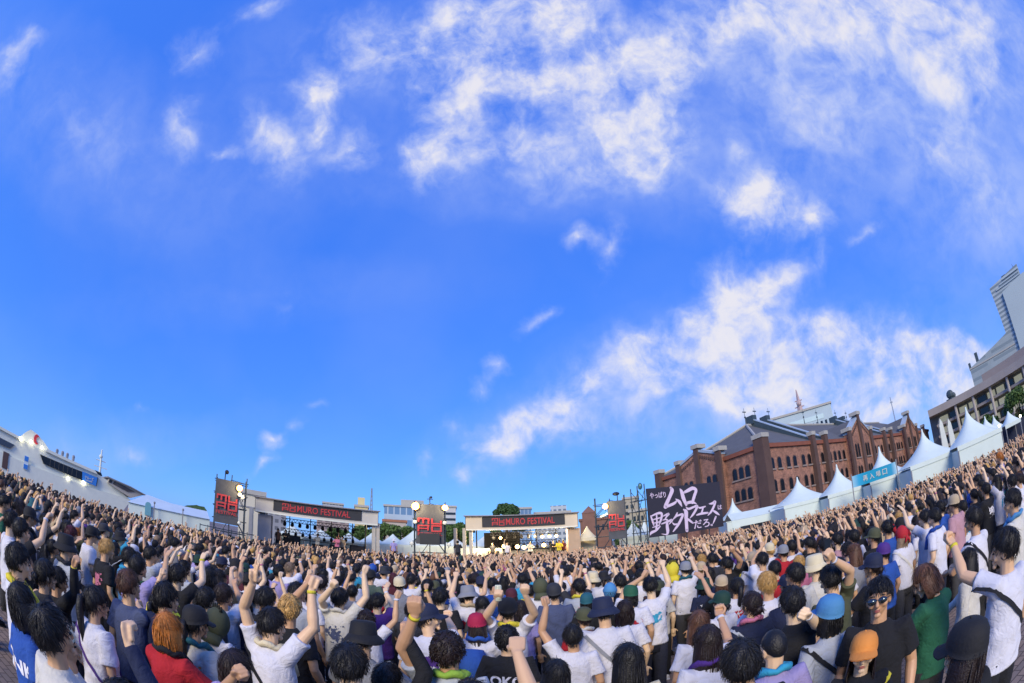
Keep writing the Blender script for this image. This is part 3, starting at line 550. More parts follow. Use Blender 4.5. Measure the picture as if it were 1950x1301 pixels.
def stage(az, d, hw, zt, zb, label, ban, txt, lit, posts, pa, tilt=0):
    e = frame_at('stage', az, d, label, 'stage', turn=tilt)
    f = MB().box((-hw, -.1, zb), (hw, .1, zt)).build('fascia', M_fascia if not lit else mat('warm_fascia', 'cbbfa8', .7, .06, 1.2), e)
    MB().box((-hw-.15, -.35, zt), (hw+.15, 7.2, zt+.07)).build('roof_sheet', M_grey, e)
    MB().box((-hw+.02, -.14, zb), (hw-.02, -.1, zb+.09)).build('fascia_rail', M_whitep, e)
    b = MB().box((ban[0], -.16, zb+.26), (ban[1], -.102, zt-.04)).build('banner', mat('dark_banner', '34363a', .8, .15, 2.5), f)
    hh = (zt-zb-.3); cx = (txt[0]+txt[1])/2; w_ = txt[1]-txt[0]; zc = (zt+zb)/2+.1
    u = w_*.2; x0 = txt[0]
    for a, c in emblem_rects(): MB().box((x0+u*a[0], -.19, zc-hh*.36+hh*.72*a[1]), (x0+u*c[0], -.162, zc-hh*.36+hh*.72*c[1])).build('emblem_bar', M_red, b)
    place_text('lettering', 'MURO FESTIVAL', M_red, b, (x0+u*1.12+(w_-u*1.12)/2, -.18, zc), w_-u*1.12, hh*.62)
    for x in posts: MB().box((x-.13, .12, 0), (x+.13, .4, zb+.2)).build('post', mat('pale_post', 'b5b0a2', .6), e)
    for s in (-1, 1):
        MB().box((s*hw-.06, .1, zb), (s*hw+.06, 7, zt)).build('side_fascia', M_black, e)
        MB().tube([(s*(hw-.2), 6.8, 0), (s*(hw-.2), 6.8, zt)], .07, 6).build('rear_post', M_steel, e)
    for (a, c, ztp, mm) in pa: MB().box((a, .3, 0), (c, 1.6, ztp)).build('side_screen', mm, e)
    MB().box((-hw+.5, .45, 0), (hw-.5, 6.9, 1.0)).build('deck', M_black, e)
    for zz, y in ((zb-.35, 3.5), (zb-1.15, 6.0)):                    # two lighting trusses
        mb = MB()
        for q in (0, .28): mb.tube([(-hw*.62, y, zz+q), (hw*.72, y, zz+q)], .03, 5)
        for x in np.arange(-hw*.62, hw*.7, .3): mb.tube([(x, y, zz), (x+.15, y, zz+.28)], .018, 4).tube([(x+.15, y, zz+.28), (x+.3, y, zz)], .018, 4)
        mb.build('truss', M_steel, e)
    for k, x in enumerate(np.linspace(-hw*.55, hw*.66, 10)):
        o1 = lit and k in (1, 7, 8, 9); o2 = lit and k in (1, 3, 4, 7); spot(e, x, 3.4, zb-.5, .16, o1); spot(e, x+.2, 5.9, zb-1.35+.1*math.sin(k), .24 if o2 else .15, o2)
    for x in (-hw*.5, -hw*.1, hw*.3, hw*.7):
        MB().tube([(x, 6.2, 0), (x, 6.2, zt-.1)], .045, 6).build('upright', M_steel, e)
    MB().tube([(-hw*.6, 6.2, 2.0), (hw*.8, 6.2, 2.0)], .03, 5).tube([(-hw*.5, 6.2, 1.2), (-hw*.1, 6.2, 2.6)], .025, 5).tube([(hw*.3, 6.2, 2.6), (hw*.7, 6.2, 1.4)], .025, 5).build('brace', M_steel, e)
    return e
d1 = 35.0; a1 = -24.7; hw1 = d1*math.tan(R(7.63))
st1 = stage(a1, d1, hw1, 4.79, 3.72, 'left festival stage with black performers area and red lettered banner', (lx(-30.05, a1, d1), lx(-19.1, a1, d1)), (lx(-28.95, a1, d1), lx(-20.5, a1, d1)), False,
    [lx(-17.5, a1, d1), lx(-17.0, a1, d1)], [(lx(-32.0, a1, d1), lx(-30.3, a1, d1), 3.6, M_grey)])
d2 = 38.0; a2 = .5; hw2 = d2*math.tan(R(6.8))
st2 = stage(a2, d2, hw2, 4.9, 3.72, 'right festival stage with warm lamps lit and red lettered banner', (lx(-4.3, a2, d2), lx(5.75, a2, d2)), (lx(-3.1, a2, d2), lx(4.5, a2, d2)), True,
    [lx(-6.9, a2, d2)-.5, lx(-6.4, a2, d2)-.1, lx(-5.75, a2, d2)], [(lx(6.1, a2, d2), lx(7.6, a2, d2), 3.62, M_beige)], tilt=0)
for e, d, items in ((st1, d1, (('amplifier', -3.2+1.0, .9, 1.1), ('amplifier', -1.9, 1.2, 1.3), ('amplifier', .2, 1.0, .8), ('amplifier', 1.6, .8, .9), ('amplifier', 3.6, 1.3, 1.0))), (st2, d2, (('amplifier', -2.6, 1.0, .9), ('amplifier', 1.6, 1.2, 1.0), ('amplifier', 2.9, 1.0, 1.0)))):
    for k, (nm, x, wd, h) in enumerate(items):
        loc = e.matrix_basis @ Vector((x, 4.4, 1.0)); left = e is st1
        o = empty(nm, loc, e.rotation_euler.z, f"black speaker cabinet on the {'left' if left else 'right'} stage, number {k+1} from its left end".replace('number 1', 'first').replace('number 2', 'second').replace('number 3', 'third').replace('number 4', 'fourth').replace('number 5', 'fifth'), 'speaker', 'speaker cabinets on the stages')
        MB().box((-wd/2, 0, 0), (wd/2, .6, h)).build('cabinet', M_black, o); MB().box((-wd/2+.06, -.03, .06), (wd/2-.06, -.001, h-.06)).build('grille', mat('speaker_grille', '3a3b3e', .8, .3, 20), o)

for x, y, z in ((-2.6, 2.4, 3.1), (1.0, 3.0, 3.2), (3.2, 2.2, 3.2)):        # the right stage's lamps are lit
    pl = bpy.data.lights.new('stage_lamp_beam', 'POINT'); pl.energy = 420; pl.color = (1, .74, .42); pl.shadow_soft_size = .25; po_ = bpy.data.objects.new('stage_lamp_beam', pl); COL.objects.link(po_); po_.parent = st2; po_.location = (x, y, z)

MB().box((-3.6, 6.55, 1.9), (-.2, 6.62, 3.7)).build('backdrop', M_black, st2); MB().box((-4.0, 6.4, 1.0), (4.2, 6.5, 1.9)).build('backdrop', M_grey, st2)

# ------------------------------------------------------------------ banner towers
M_scaf = mat('scaffold_tube', '39454d', .4, .15, 5, metal=.3)
def scaffold(e, x0, x1, y0, y1, zt, lift=1.8, nx=2, name='scaffold'):
    xs = np.linspace(x0, x1, nx+1)
    for x in xs:
        for y in (y0, y1): MB().tube([(x, y, 0), (x, y, zt+random.uniform(.1, .5))], .045, 6).build('upright', M_scaf, e)
    z = .9; k = 0
    while z < zt:
        for y in (y0, y1):
            MB().tube([(x0-.15, y, z), (x1+.15, y, z)], .032, 5).build('ledger', M_scaf, e)
            if k % 2 == 0: MB().tube([(xs[0], y, z), (xs[1], y, min(zt, z+lift))], .025, 5).build('brace', M_scaf, e)
            else: MB().tube([(xs[-1], y, z), (xs[-2], y, min(zt, z+lift))], .025, 5).build('brace', M_scaf, e)
        for x in xs: MB().tube([(x, y0-.1, z), (x, y1+.1, z)], .03, 5).build('ledger', M_scaf, e)
        z += lift*.5; k += 1
def tower(az, d, label, bx, zb, zt, sx, ztop, lamps, full=True):
    e = frame_at('banner_tower', az, d, label, 'tower', 'banner towers')
    scaffold(e, sx[0], sx[1], .2, 1.8, ztop)
    n = 8; vs = []; fs = []                                   # slightly billowing mesh banner
    for j in range(n+1):
        for i in range(n+1):
            u, v = i/n, j/n; x = bx[0]+(bx[1]-bx[0])*u; z = zb+(zt-zb)*v
            vs.append((x+.05*math.sin(v*3)*(u-.5)*-1, .05*math.sin(u*3.1+v)*math.sin(v*4), z))
    for j in range(n):
        for i in range(n): a = j*(n+1)+i; fs.append((a, a+1, a+n+2, a+n+1))
    b = MB().add(vs, fs).build('banner', M_mesh, e); sm = b.modifiers.new('s', 'SOLIDIFY'); sm.thickness = .02
    w_ = bx[1]-bx[0]; H = zt-zb; lg = MB(); t = w_*.075
    X = lambda u: bx[0]+w_*u
    Z = lambda v: zb+H*v
    def bar(u0, v0, u1, v1): MB().box((X(u0), -.1, Z(v0)), (X(u1), -.07, Z(v1))).build('emblem_bar', M_red, b)
    tu, tv = .065, .035
    for q in EMB: bar(*q)
    place_text('lettering', 'FESTIVAL', M_red, b, (X(.5), -.09, Z(.25)), w_*.86, H*.075)
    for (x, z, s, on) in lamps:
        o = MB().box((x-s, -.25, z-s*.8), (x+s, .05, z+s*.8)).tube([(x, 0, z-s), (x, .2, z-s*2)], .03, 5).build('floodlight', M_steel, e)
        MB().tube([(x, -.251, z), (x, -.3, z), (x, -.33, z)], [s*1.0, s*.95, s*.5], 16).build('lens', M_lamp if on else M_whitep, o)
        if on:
            MB().tube([(x, -.24, z), (x, -.262, z)], [s*1.0, s*1.25], 18).build('glare_ring', mat('added_glare', 'ff9c3a', emit=1.3), o)  # added orange glowing ring, imitates the glare around the lit lens
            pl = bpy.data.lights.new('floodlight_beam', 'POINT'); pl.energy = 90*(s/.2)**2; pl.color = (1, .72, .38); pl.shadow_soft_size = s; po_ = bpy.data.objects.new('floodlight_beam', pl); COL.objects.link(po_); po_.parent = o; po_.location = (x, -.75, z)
    return e
d = 33.0; a = -36.0
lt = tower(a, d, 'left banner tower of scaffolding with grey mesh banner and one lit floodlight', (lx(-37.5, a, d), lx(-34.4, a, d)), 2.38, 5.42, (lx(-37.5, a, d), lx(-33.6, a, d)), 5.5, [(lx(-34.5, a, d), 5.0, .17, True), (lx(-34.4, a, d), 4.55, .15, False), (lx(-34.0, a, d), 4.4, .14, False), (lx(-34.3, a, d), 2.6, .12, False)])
for x in (-.25,): MB().tube([(x, .3, 5.3), (x, .3, 6.0)], .04, 5).ball((x+.1, .3, 6.0), (.16, .3, .16), 8, 6).build('moving_light', M_steel, lt)
d = 36.0; a = -10.7
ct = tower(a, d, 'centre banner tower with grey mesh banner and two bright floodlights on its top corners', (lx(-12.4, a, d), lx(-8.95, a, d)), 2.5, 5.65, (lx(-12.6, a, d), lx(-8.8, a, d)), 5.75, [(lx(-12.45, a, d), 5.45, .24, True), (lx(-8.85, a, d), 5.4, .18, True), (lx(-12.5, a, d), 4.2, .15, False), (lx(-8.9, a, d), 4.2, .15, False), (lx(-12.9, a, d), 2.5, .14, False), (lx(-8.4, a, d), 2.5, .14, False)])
MB().box((lx(-11.9, a, d), -.3, 2.45), (lx(-9.5, a, d), -.12, 3.35)).build('screen', mat('dark_screen', '30312f', .4, .1, 2), ct)
MB().tube([(0, .3, 5.6), (0, .3, 6.3)], .04, 5).tube([(-.2, .3, 6.1), (.25, .3, 6.1)], .03, 5).ball((.1, .3, 6.25), .1, 7, 5).build('moving_light', M_steel, ct)
d = 38.0; a = 11.6
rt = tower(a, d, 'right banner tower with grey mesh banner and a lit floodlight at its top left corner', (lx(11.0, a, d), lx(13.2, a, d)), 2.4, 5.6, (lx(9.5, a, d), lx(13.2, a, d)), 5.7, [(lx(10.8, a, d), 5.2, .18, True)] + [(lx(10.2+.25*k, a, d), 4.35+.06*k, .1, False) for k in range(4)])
MB().tube([(.5, .3, 5.5), (.5, .3, 6.2)], .04, 5).ball((.4, .3, 6.2), (.3, .2, .16), 8, 6).build('moving_light', M_steel, rt)
rl = frame_at('barrier_rail', -35.8, 31.5, 'black scaffold rail running below the left banner tower', 'railing')
x0, x1 = lx(-39.2, -35.8, 31.5), lx(-32.3, -35.8, 31.5)
for z in (1.2, 1.6, 2.0): MB().tube([(x0, 0, z), (x1, 0, z-.05)], .03, 5).build('rail', M_scaf, rl)
for x in np.arange(x0, x1, .55): MB().tube([(x, 0, 0), (x, 0, 2.08)], .03, 5).build('upright', M_scaf, rl)

# ------------------------------------------------------------------ black lettered board
A = pt(16.0, 38.0, 0); B = pt(25.12, 42.2, 0); ux = (B-A).normalized(); ang = math.atan2(ux.y, ux.x); Lb = (B-A).length
sg = empty('lettered_board', A, ang, 'big black board with lilac brush lettering on scaffolding before the brick warehouse', 'sign')
zb0, zt0 = 2.2, zel(5.87, 38.0); zt1 = zel(5.31, 42.2)
MB().prism([(0, zb0), (Lb, zb0), (Lb, zt1), (0, zt0)], 0, .12).build('board', M_board, sg)
def bf(k):
    def f(x, y):
        u0, v0 = (50, 235); # invert the bilinear map of the board's corners by two Newton steps
        u, v = .5, .5
        P = ((50, 235), (1565, 90), (1665, 1005), (112, 1228))
        for _ in range(6):
            X = (1-u)*(1-v)*P[0][0]+u*(1-v)*P[1][0]+u*v*P[2][0]+(1-u)*v*P[3][0]-x; Y = (1-u)*(1-v)*P[0][1]+u*(1-v)*P[1][1]+u*v*P[2][1]+(1-u)*v*P[3][1]-y
            xu = (1-v)*(P[1][0]-P[0][0])+v*(P[2][0]-P[3][0]); xv = (1-u)*(P[3][0]-P[0][0])+u*(P[2][0]-P[1][0])
            yu = (1-v)*(P[1][1]-P[0][1])+v*(P[2][1]-P[3][1]); yv = (1-u)*(P[3][1]-P[0][1])+u*(P[2][1]-P[1][1])
            D = xu*yv-xv*yu; u -= (X*yv-Y*xv)/D; v -= (Y*xu-X*yu)/D
        return (u*Lb, -.004-.0016*k, (zt0+(zt1-zt0)*u)*(1-v)+zb0*v)
    return f
STR = """520 215 45,545 270 72,500 390 66,440 520 70,410 605 75|410 600 60,500 570 55,600 520 50,640 465 12|615 440 15,690 500 62,738 590 20
705 240 22,735 290 60,775 430 74,830 560 50|790 310 45,880 265 70,970 225 70,1040 265 60,1000 390 62,960 520 55|830 530 55,950 505 60,1040 540 24
830 610 22,880 645 48,990 605 42,1060 585 50,1030 670 48,970 760 44,910 830 12|1085 608 18,1130 625 40,1240 598 26|1190 620 34,1155 745 36|1050 772 26,1150 742 48,1292 726 38
1328 545 24,1400 535 48,1462 500 52,1430 600 48,1370 705 46,1298 777 18|1388 668 18,1480 722 52,1558 772 20
125 790 22,155 880 36,182 975 28|130 795 25,230 745 40,310 728 52,338 765 42,320 860 40,292 940 34|165 865 22,310 822 28|185 935 22,290 905 25|235 770 28,240 900 30,228 1060 40|160 1022 18,290 972 28|112 1178 12,140 1125 52,225 1080 42,302 1000 24
362 792 18,468 742 46,430 800 30,400 842 22|355 872 18,430 858 30,450 900 26|330 950 22,440 905 40,540 868 46,482 950 18|438 880 36,440 1000 58,452 1100 58,430 1162 32,332 1150 8
642 722 22,615 790 44,555 858 16|600 802 28,680 770 40,752 758 48,722 850 50,650 980 50,560 1102 22|545 925 18,585 960 36,642 948 22
775 660 34,820 705 80,825 850 68,835 1000 66,842 1085 62|792 830 20,870 862 48,962 930 34|1472 812 40,1432 900 30,1402 958 8|1372 975 40,1382 978 42"""
k = 0
for line in STR.split('\n'):
    for st in line.split('|'):
        q = [tuple(map(float, p.split())) for p in st.split(',')]
        stroke_mesh([q], bf(k)).build('brush_stroke', M_brush, sg); k += 1
def board_text(txt, cx, cy, wpx, hpx, rot):
    f = bf(0); c = f(cx, cy); sx = Lb/1545; sz = (zt0-zb0)/960
    place_text('lettering', txt, M_brush, sg, (c[0], -.02, c[2]), wpx*sx, hpx*sz, (0, 0, 0))
board_text('やっぱり', 265, 365, 310, 120, 0); board_text('は', 1568, 615, 95, 100, 0); board_text('だろ', 1160, 945, 345, 175, 0)
sc_ = empty('board_scaffold', A, ang, 'dark scaffold tower standing at the left edge of the lettered board', 'scaffold')
scaffold(sc_, -.75, -.08, .2, 1.4, zt0-.05, nx=1)
MB().ball((-.3, .5, zt0+.3), (.2, .2, .3), 8, 6).build('lamp', mat('teal_lamp', '3a6a72', .4), sc_)
for x in (1.6, 3.8, 6.2): MB().tube([(x, .3, 0), (x, .3, 5.8)], .05, 6).build('upright', M_scaf, sc_)

# ------------------------------------------------------------------ tents
def pagoda(az, d, hw, zpk, ze, label, turn=20, group='white peaked tents', walls=True, m=None, kind='peaked_tent', pw=1.9):
    e = frame_at(kind, az, d, label, 'tent', group, turn=turn); m = m or M_white
    n = 10; vs = []; fs = []; per = 16
    for j in range(n+1):
        v = j/n; r_ = hw*(1-v)**pw + .05*(1-(1-v)**pw); z = ze+(zpk-ze)*v
        for k in range(per):
            a = 2*math.pi*(k+.5)/per; c_, s_ = math.cos(a), math.sin(a); q = max(abs(c_), abs(s_)); sq = 1/q; rr = r_*(sq*(1-v*.6)+(v*.6))
            sag = .10*hw*(1-v)*v*(1-abs(abs(c_)-abs(s_)))
            vs.append((rr*c_, rr*s_, z-sag))
    for j in range(n):
        for k in range(per): a = j*per+k; b = j*per+(k+1) % per; fs.append((a, b, b+per, a+per))
    fs.append(tuple(range(n*per, (n+1)*per)))
    MB().add(vs, fs).build('canopy', m, e, True)
    MB().box((-hw, -hw, ze-.28), (hw, -hw+.02, ze+.01)).build('valance', m, e); MB().box((hw-.02, -hw+.021, ze-.28), (hw, hw, ze+.01)).build('valance', m, e)
    for sx in (-1, 1):
        for sy in (-1, 1): MB().tube([(sx*(hw-.05), sy*(hw-.05), 0), (sx*(hw-.05), sy*(hw-.05), ze)], .045, 6).build('leg', M_grey, e)
    if walls:
        if group == 'white peaked tents': MB().box((-hw+.1, -hw+.05, 0), (hw-.1, -hw+.075, ze-.2)).build('front_wall', m, e)
        MB().box((-hw+.1, hw-.08, 0), (hw-.1, hw-.05, ze-.2)).build('wall', m, e); MB().box((-hw+.08, -hw+.12, 0), (-hw+.11, hw-.1, ze-.2)).build('wall', m, e)
    return e
pagoda(26.5, 52, 1.5, zel(2.95, 52), 2.75, 'smallest white peaked tent beside the right edge of the lettered board')
pagoda(34.9, 41, 2.35, zel(3.75, 41), 2.85, 'white peaked tent in front of the brick warehouse corner windows, left of its twin')
pagoda(40.1, 39, 1.75, zel(3.95, 39), 2.8, 'white peaked tent whose right edge meets the blue sign')
pagoda(45.9, 38, 1.9, zel(4.4, 38), 2.85, 'white peaked tent rising behind the blue sign')
pagoda(51.9, 35, 2.2, zel(4.55, 35), 2.9, 'tall white peaked tent covering the far end of the brick warehouse')
pagoda(58.3, 34, 1.95, zel(4.85, 34), 2.95, 'tallest white peaked tent in front of the brown terrace')
pagoda(60.6, 44, 1.8, zel(2.9, 44), 2.9, 'low white peaked tent just behind the tallest one', turn=8)
pagoda(61.8, 52, 1.6, zel(2.6, 52), 3.0, 'farthest small white peaked tent near the trees', turn=8)
pagoda(63.9, 40, .85, zel(2.2, 40), 3.0, 'small white canopy below the large tree at the right edge', pw=1.3, walls=False)
for a_, l_ in ((48.9, 'flat white canopy joining the blue sign and the tall tent'), (30.0, 'long white flat canopy roof below the brick warehouse corner')):
    e = frame_at('flat_canopy', a_, 42 if a_ < 40 else 37, l_, 'canopy', turn=18)
    w_ = 2.9 if a_ < 40 else 2.0; MB().add([(-w_, 0, 2.55), (w_, 0, 2.55), (w_, 1.5, 3.2), (-w_, 1.5, 3.2), (-w_, 3, 2.55), (w_, 3, 2.55)], [(0, 1, 2, 3), (3, 2, 5, 4)]).build('roof', M_white, e)
    MB().box((-w_, .01, 1.9), (w_, .04, 2.54)).build('valance', M_white, e)
    for x in (-w_+.1, 0, w_-.1): MB().tube([(x, .1, 0), (x, .1, 2.5)], .04, 6).build('leg', M_grey, e)
lo = frame_at('goal_frame', 28.6, 44, 'small dark gate frame with speakers beside the smallest peaked tent', 'frame', turn=14)
MB().box((-1.0, 0, 1.2), (1.2, .3, 2.5)).build('panel', M_grey, lo); MB().tube([(-1.1, -.1, 0), (-1.1, -.1, 2.7), (1.3, -.1, 2.8), (1.3, -.1, 0)], .045, 6).build('tube', M_scaf, lo)
# blue re-entry sign
A2 = pt(41.86, 34.5); B2 = pt(47.7, 33.5); u2 = (B2-A2).normalized(); L2 = (B2-A2).length
bs = empty('entrance_sign', A2, math.atan2(u2.y, u2.x), 'blue re-entry sign with white characters hanging between two white tents', 'sign')
mb_ = mat('sign_blue', '1f93b4', .5, .05); t_ = mb_.node_tree; tcn = t_.nodes.new('ShaderNodeTexCoord'); sx_ = t_.nodes.new('ShaderNodeSeparateXYZ'); t_.links.new(tcn.outputs['Generated'], sx_.inputs[0])
rp = t_.nodes.new('ShaderNodeValToRGB'); t_.links.new(sx_.outputs[0], rp.inputs[0]); rp.color_ramp.elements[0].position = 0; rp.color_ramp.elements[0].color = (*lin('a9dcea'), 1); rp.color_ramp.elements[1].position = 1; rp.color_ramp.elements[1].color = (*lin('b9e4ee'), 1)
for p_, c_ in ((.14, '3fb4da'), (.3, '22a5c4'), (.72, '25a8c6'), (.9, '3fa9cc')): q = rp.color_ramp.elements.new(p_); q.color = (*lin(c_), 1)
t_.links.new(rp.outputs[0], t_.nodes['Principled BSDF'].inputs['Base Color'])
MB().box((0, 0, zel(.66, 34)), (L2, .06, zel(2.04, 34))).build('panel', mb_, bs)
for k, ch in enumerate('再入場口'): place_text('lettering', ch, M_whitep, bs, (L2*(.30+.148*k), -.02, zel(1.35, 34)), .38, .4)
for x in (-.06, L2+.06): MB().tube([(x, .05, 0), (x, .05, zel(2.3, 34))], .04, 6).build('pole', M_grey, bs)
# white tents and fences behind the stages
for k, (a_, d_, h_, l_) in enumerate(((-20.6, 47, 2.9, 'white tent seen under the left stage, left end'), (-17.8, 47, 3.1, 'white tent right behind the left stage post'), (-15.2, 47, 3.15, 'white peaked tent left of the centre tower'), (-12.6, 44, 3.6, 'larger white tent half hidden by the centre tower'),
        (-9.6, 46, 3.1, 'white tent at the right foot of the centre tower'), (-7.6, 48, 3.0, 'white tent left of the right stage'), (-4.0, 50, 3.3, 'white tent seen through the left part of the right stage'), (3.6, 50, 3.7, 'white tent seen through the right part of the right stage'), (-27.6, 47, 3.2, 'white tent behind the left stage, centre'), (-24.0, 47, 3.0, 'white tent behind the left stage drummer'))):
    pagoda(a_, d_, 1.35 if k not in (3, 6, 7) else 1.9, h_+.25, 2.35, l_, turn=4, pw=1.15, group='white tents behind the stages')
pagoda(8.4, 40, .78, zel(1.95, 40), 2.75, 'narrow cream pagoda tent between the right stage and the right tower', turn=0, pw=1.35, group=None, m=mat('cream_canvas', 'd8d0b4', .75, .05))
for a_, d_, l_ in ((14.0, 44, 'white peaked tent between the right tower and the board scaffold'), (15.4, 47, 'white peaked tent behind the board scaffold'), (17.8, 50, 'white peaked tent hidden behind the lettered board')):
    pagoda(a_, d_, 1.3, zel(2.2 if a_ < 15 else 2.0, d_), 2.5, l_, turn=5, pw=1.8)
fe = frame_at('white_fence', -14, 42, 'long white fence panels closing the yard behind the towers', 'fence')
for k in range(12): MB().box((-9+k*1.5, 0, 0), (-7.52+k*1.5, .05, 2.2)).build('panel', M_white, fe)
# feather flags
for a_, l_, lo_ in ((54.9, 'white feather flag with yellow foot, left of the pair', .0), (56.0, 'white feather flag with orange foot, right of the pair', .2)):
    e = frame_at('feather_flag', a_, 42, l_, 'flag', 'feather flags'); h = zel(4.9-lo_*2, 42)
    P_ = [(-.5, 1.6), (.15, 1.5), (.1, h*.6), (-.05, h-.4), (-.25, h), (-.42, h-.6), (-.5, h*.5)]
    MB().prism([p for p in P_], 0, .03).build('cloth', M_whitep, e)
    MB().prism([(-.55, 1.3), (.35, 1.3), (.2, 3.4), (-.55, 3.3)], -.05, -.01).build('foot_print', mat('flag_yellow' if lo_ == 0 else 'flag_orange', 'e2c04a' if lo_ == 0 else 'd99a45', .6, .25, 3), e)
    MB().tube([(-.53, .02, 0), (-.5, .02, h-.4), (-.25, .02, h+.05)], .025, 5).build('pole', M_grey, e)
bar_ = frame_at('dark_barrier', 65.5, 41, 'dark blue cloth barrier with small lamps at the far right', 'barrier')
MB().box((-3.4, 0, 0), (6, .1, 3.0)).build('cloth', mat('navy_cloth', '232c44', .8, .15, 2), bar_)
for k in range(6): MB().ball((-3.0+k*.75, -.1, 3.15+.1*(k % 2)), .11, 8, 6).build('lamp', mat('deck_lamp', ''), bar_)

# ================================================================== PEOPLE
M_skin = mat('skin', 'c9946e', .5, .06, 9, .06, 60, kind='objcolor')
M_hair = mat('hair', '141212', .5, .35, 30, .35, 90, kind='objcolor')
M_cloth = mat('cloth', 'ffffff', .9, .1, 7, .55, 11, kind='objcolor')
M_cloth.node_tree.nodes['Bump'].inputs['Distance'].default_value = .03
for n_ in M_cloth.node_tree.nodes:
    if n_.type == 'TEX_NOISE' and abs(n_.inputs['Scale'].default_value-11) < .1: n_.inputs['Distortion'].default_value = 1.6
M_capm = mat('cap_cloth', 'ffffff', .8, .1, 8, .2, 60, kind='objcolor')
M_print = mat('print_ink', 'ffffff', .8, .25, 22, kind='objcolor')
M_eye = mat('eye', '1a1412', .25, .05)
M_gl = mat('mirror_glasses', '556066', .08, .2, 4, metal=.8)
COLS = {'white': 'd3d3da', 'offwhite': 'cbc8bd', 'cream': 'd8cba6', 'grey': '85888e', 'lightgrey': 'aab0b8', 'black': '17181c', 'charcoal': '2e3036', 'navy': '1b2440', 'blue': '2450a0', 'slate blue': '46506e',
        'teal': '1d5a66', 'turquoise': '2f95b8', 'green': '1f5a40', 'dark green': '163a30', 'olive': '4a4e36', 'red': 'b0202a', 'crimson': 'a01840', 'maroon': '4e1c2a', 'purple': '4a2a7a', 'lavender': '9a90c0', 'yellow': 'd8c838',
        'orange': 'd88a3c', 'brown': '4e3426', 'beige': 'b8a484', 'pink': 'c0708a', 'lime': '8ab040', 'grey green': '5a6a58', 'striped': 'b08890', 'sky blue': '4a88b8'}
HCOL = {'k': ('black', '0f0d0e'), 'd': ('dark brown', '231613'), 'n': ('light brown', '5a3c2a'), 'o': ('orange', 'b06a24'), 'y': ('blond', 'c49a58'), 'a': ('ash blond', '8a745c'), 'r': ('dark red', '4a1820')}
SKINS = ['d6ad85', 'dfb890', 'cca27a', 'e4c39c', 'c49872']
HZ = 1.585                                            # head centre of a 1.70 m figure
def nrm(v): v = Vector(v); return v.normalized() if v.length > 1e-6 else Vector((0, 0, 1))
def hand(mb, wrist, d, side, kind):
    """palm, four bent fingers of unequal length and a thumb from the palm's side"""
    d = nrm(d); ref = Vector((0, 1, 0)) if abs(d.y) < .8 else Vector((0, 0, 1))
    pn = nrm(ref - d * ref.dot(d)); sx = d.cross(pn) * side                    # pn: palm normal (forward)
    M = Matrix((sx, pn, d)).transposed(); P = lambda x, y, z: wrist + M @ Vector((x, y, z))
    mb.tube([P(0, 0, -.01), P(0, 0, .03), P(0, .002, .07), P(0, .004, .095)], [(.026, .019), (.036, .018), (.041, .017), (.034, .011)], 10)
    # orient the ellipse across the palm: add two side pads
    mb.tube([P(-.026, .002, .015), P(-.029, .004, .088)], [.015, .014], 7).tube([P(.026, .002, .02), P(.029, .004, .09)], [.016, .014], 7)
    curl = {'fist': ((66, 98, 70), (72, 98, 66), (76, 98, 64), (70, 100, 66)), 'open': ((12, 14, 12), (6, 10, 10), (8, 12, 10), (16, 14, 12)), 'point': ((95, 95, 55), (95, 95, 55), (95, 95, 55), (8, 10, 5)), 'peace': ((95, 95, 55), (95, 95, 55), (6, 6, 5), (6, 8, 5))}[kind]
    for k, (x, l) in enumerate(((-.031, .78), (-.011, .95), (.010, 1.0), (.031, .92))):
        p = P(x, .004, .092 - (.010, .002, 0, .005)[k]); a = 0
        pts = [P(x, .002, .075), p]
        for seg, c in zip((.043, .027, .021), curl[k]):
            a += R(c); spread = x*.12 if c < 40 else 0
            p = p + M @ Vector((spread, math.sin(a)*seg*l, math.cos(a)*seg*l)); pts.append(p)
        mb.tube(pts, [.0105, .0105, .0098, .0092, .0085], 7)
    if kind in ('open',): mb.tube([P(.03, .006, .02), P(.056, .014, .045), P(.074, .018, .07), P(.084, .02, .092)], [.014, .012, .011, .009], 7)
    else: mb.tube([P(.03, .01, .02), P(.045, .03, .05), P(.028, .048, .075), P(.004, .05, .085)], [.014, .012, .011, .009], 7)
def solve_arm(sh, tgt, side, a=.29, b=.27, h=.07):
    v = tgt - sh; L = min(v.length, (a+b+h)*.985); L = max(L, .2); d = nrm(v); wrist = sh + d*(L-h*.9); D = (wrist-sh).length
    D = min(D, (a+b)*.995); x = (a*a-b*b+D*D)/(2*D); hgt = math.sqrt(max(0, a*a-x*x))
    pole = Vector((side*.8, .25, -.75)) if tgt.z > 1.0 or tgt.y > .25 else Vector((side*.25, -1, 0)); pole = nrm(pole - d*pole.dot(d)); el = sh + d*x + pole*hgt
    wrist = sh + d*D; return el, wrist, nrm(tgt-wrist) if (tgt-wrist).length > .02 else d
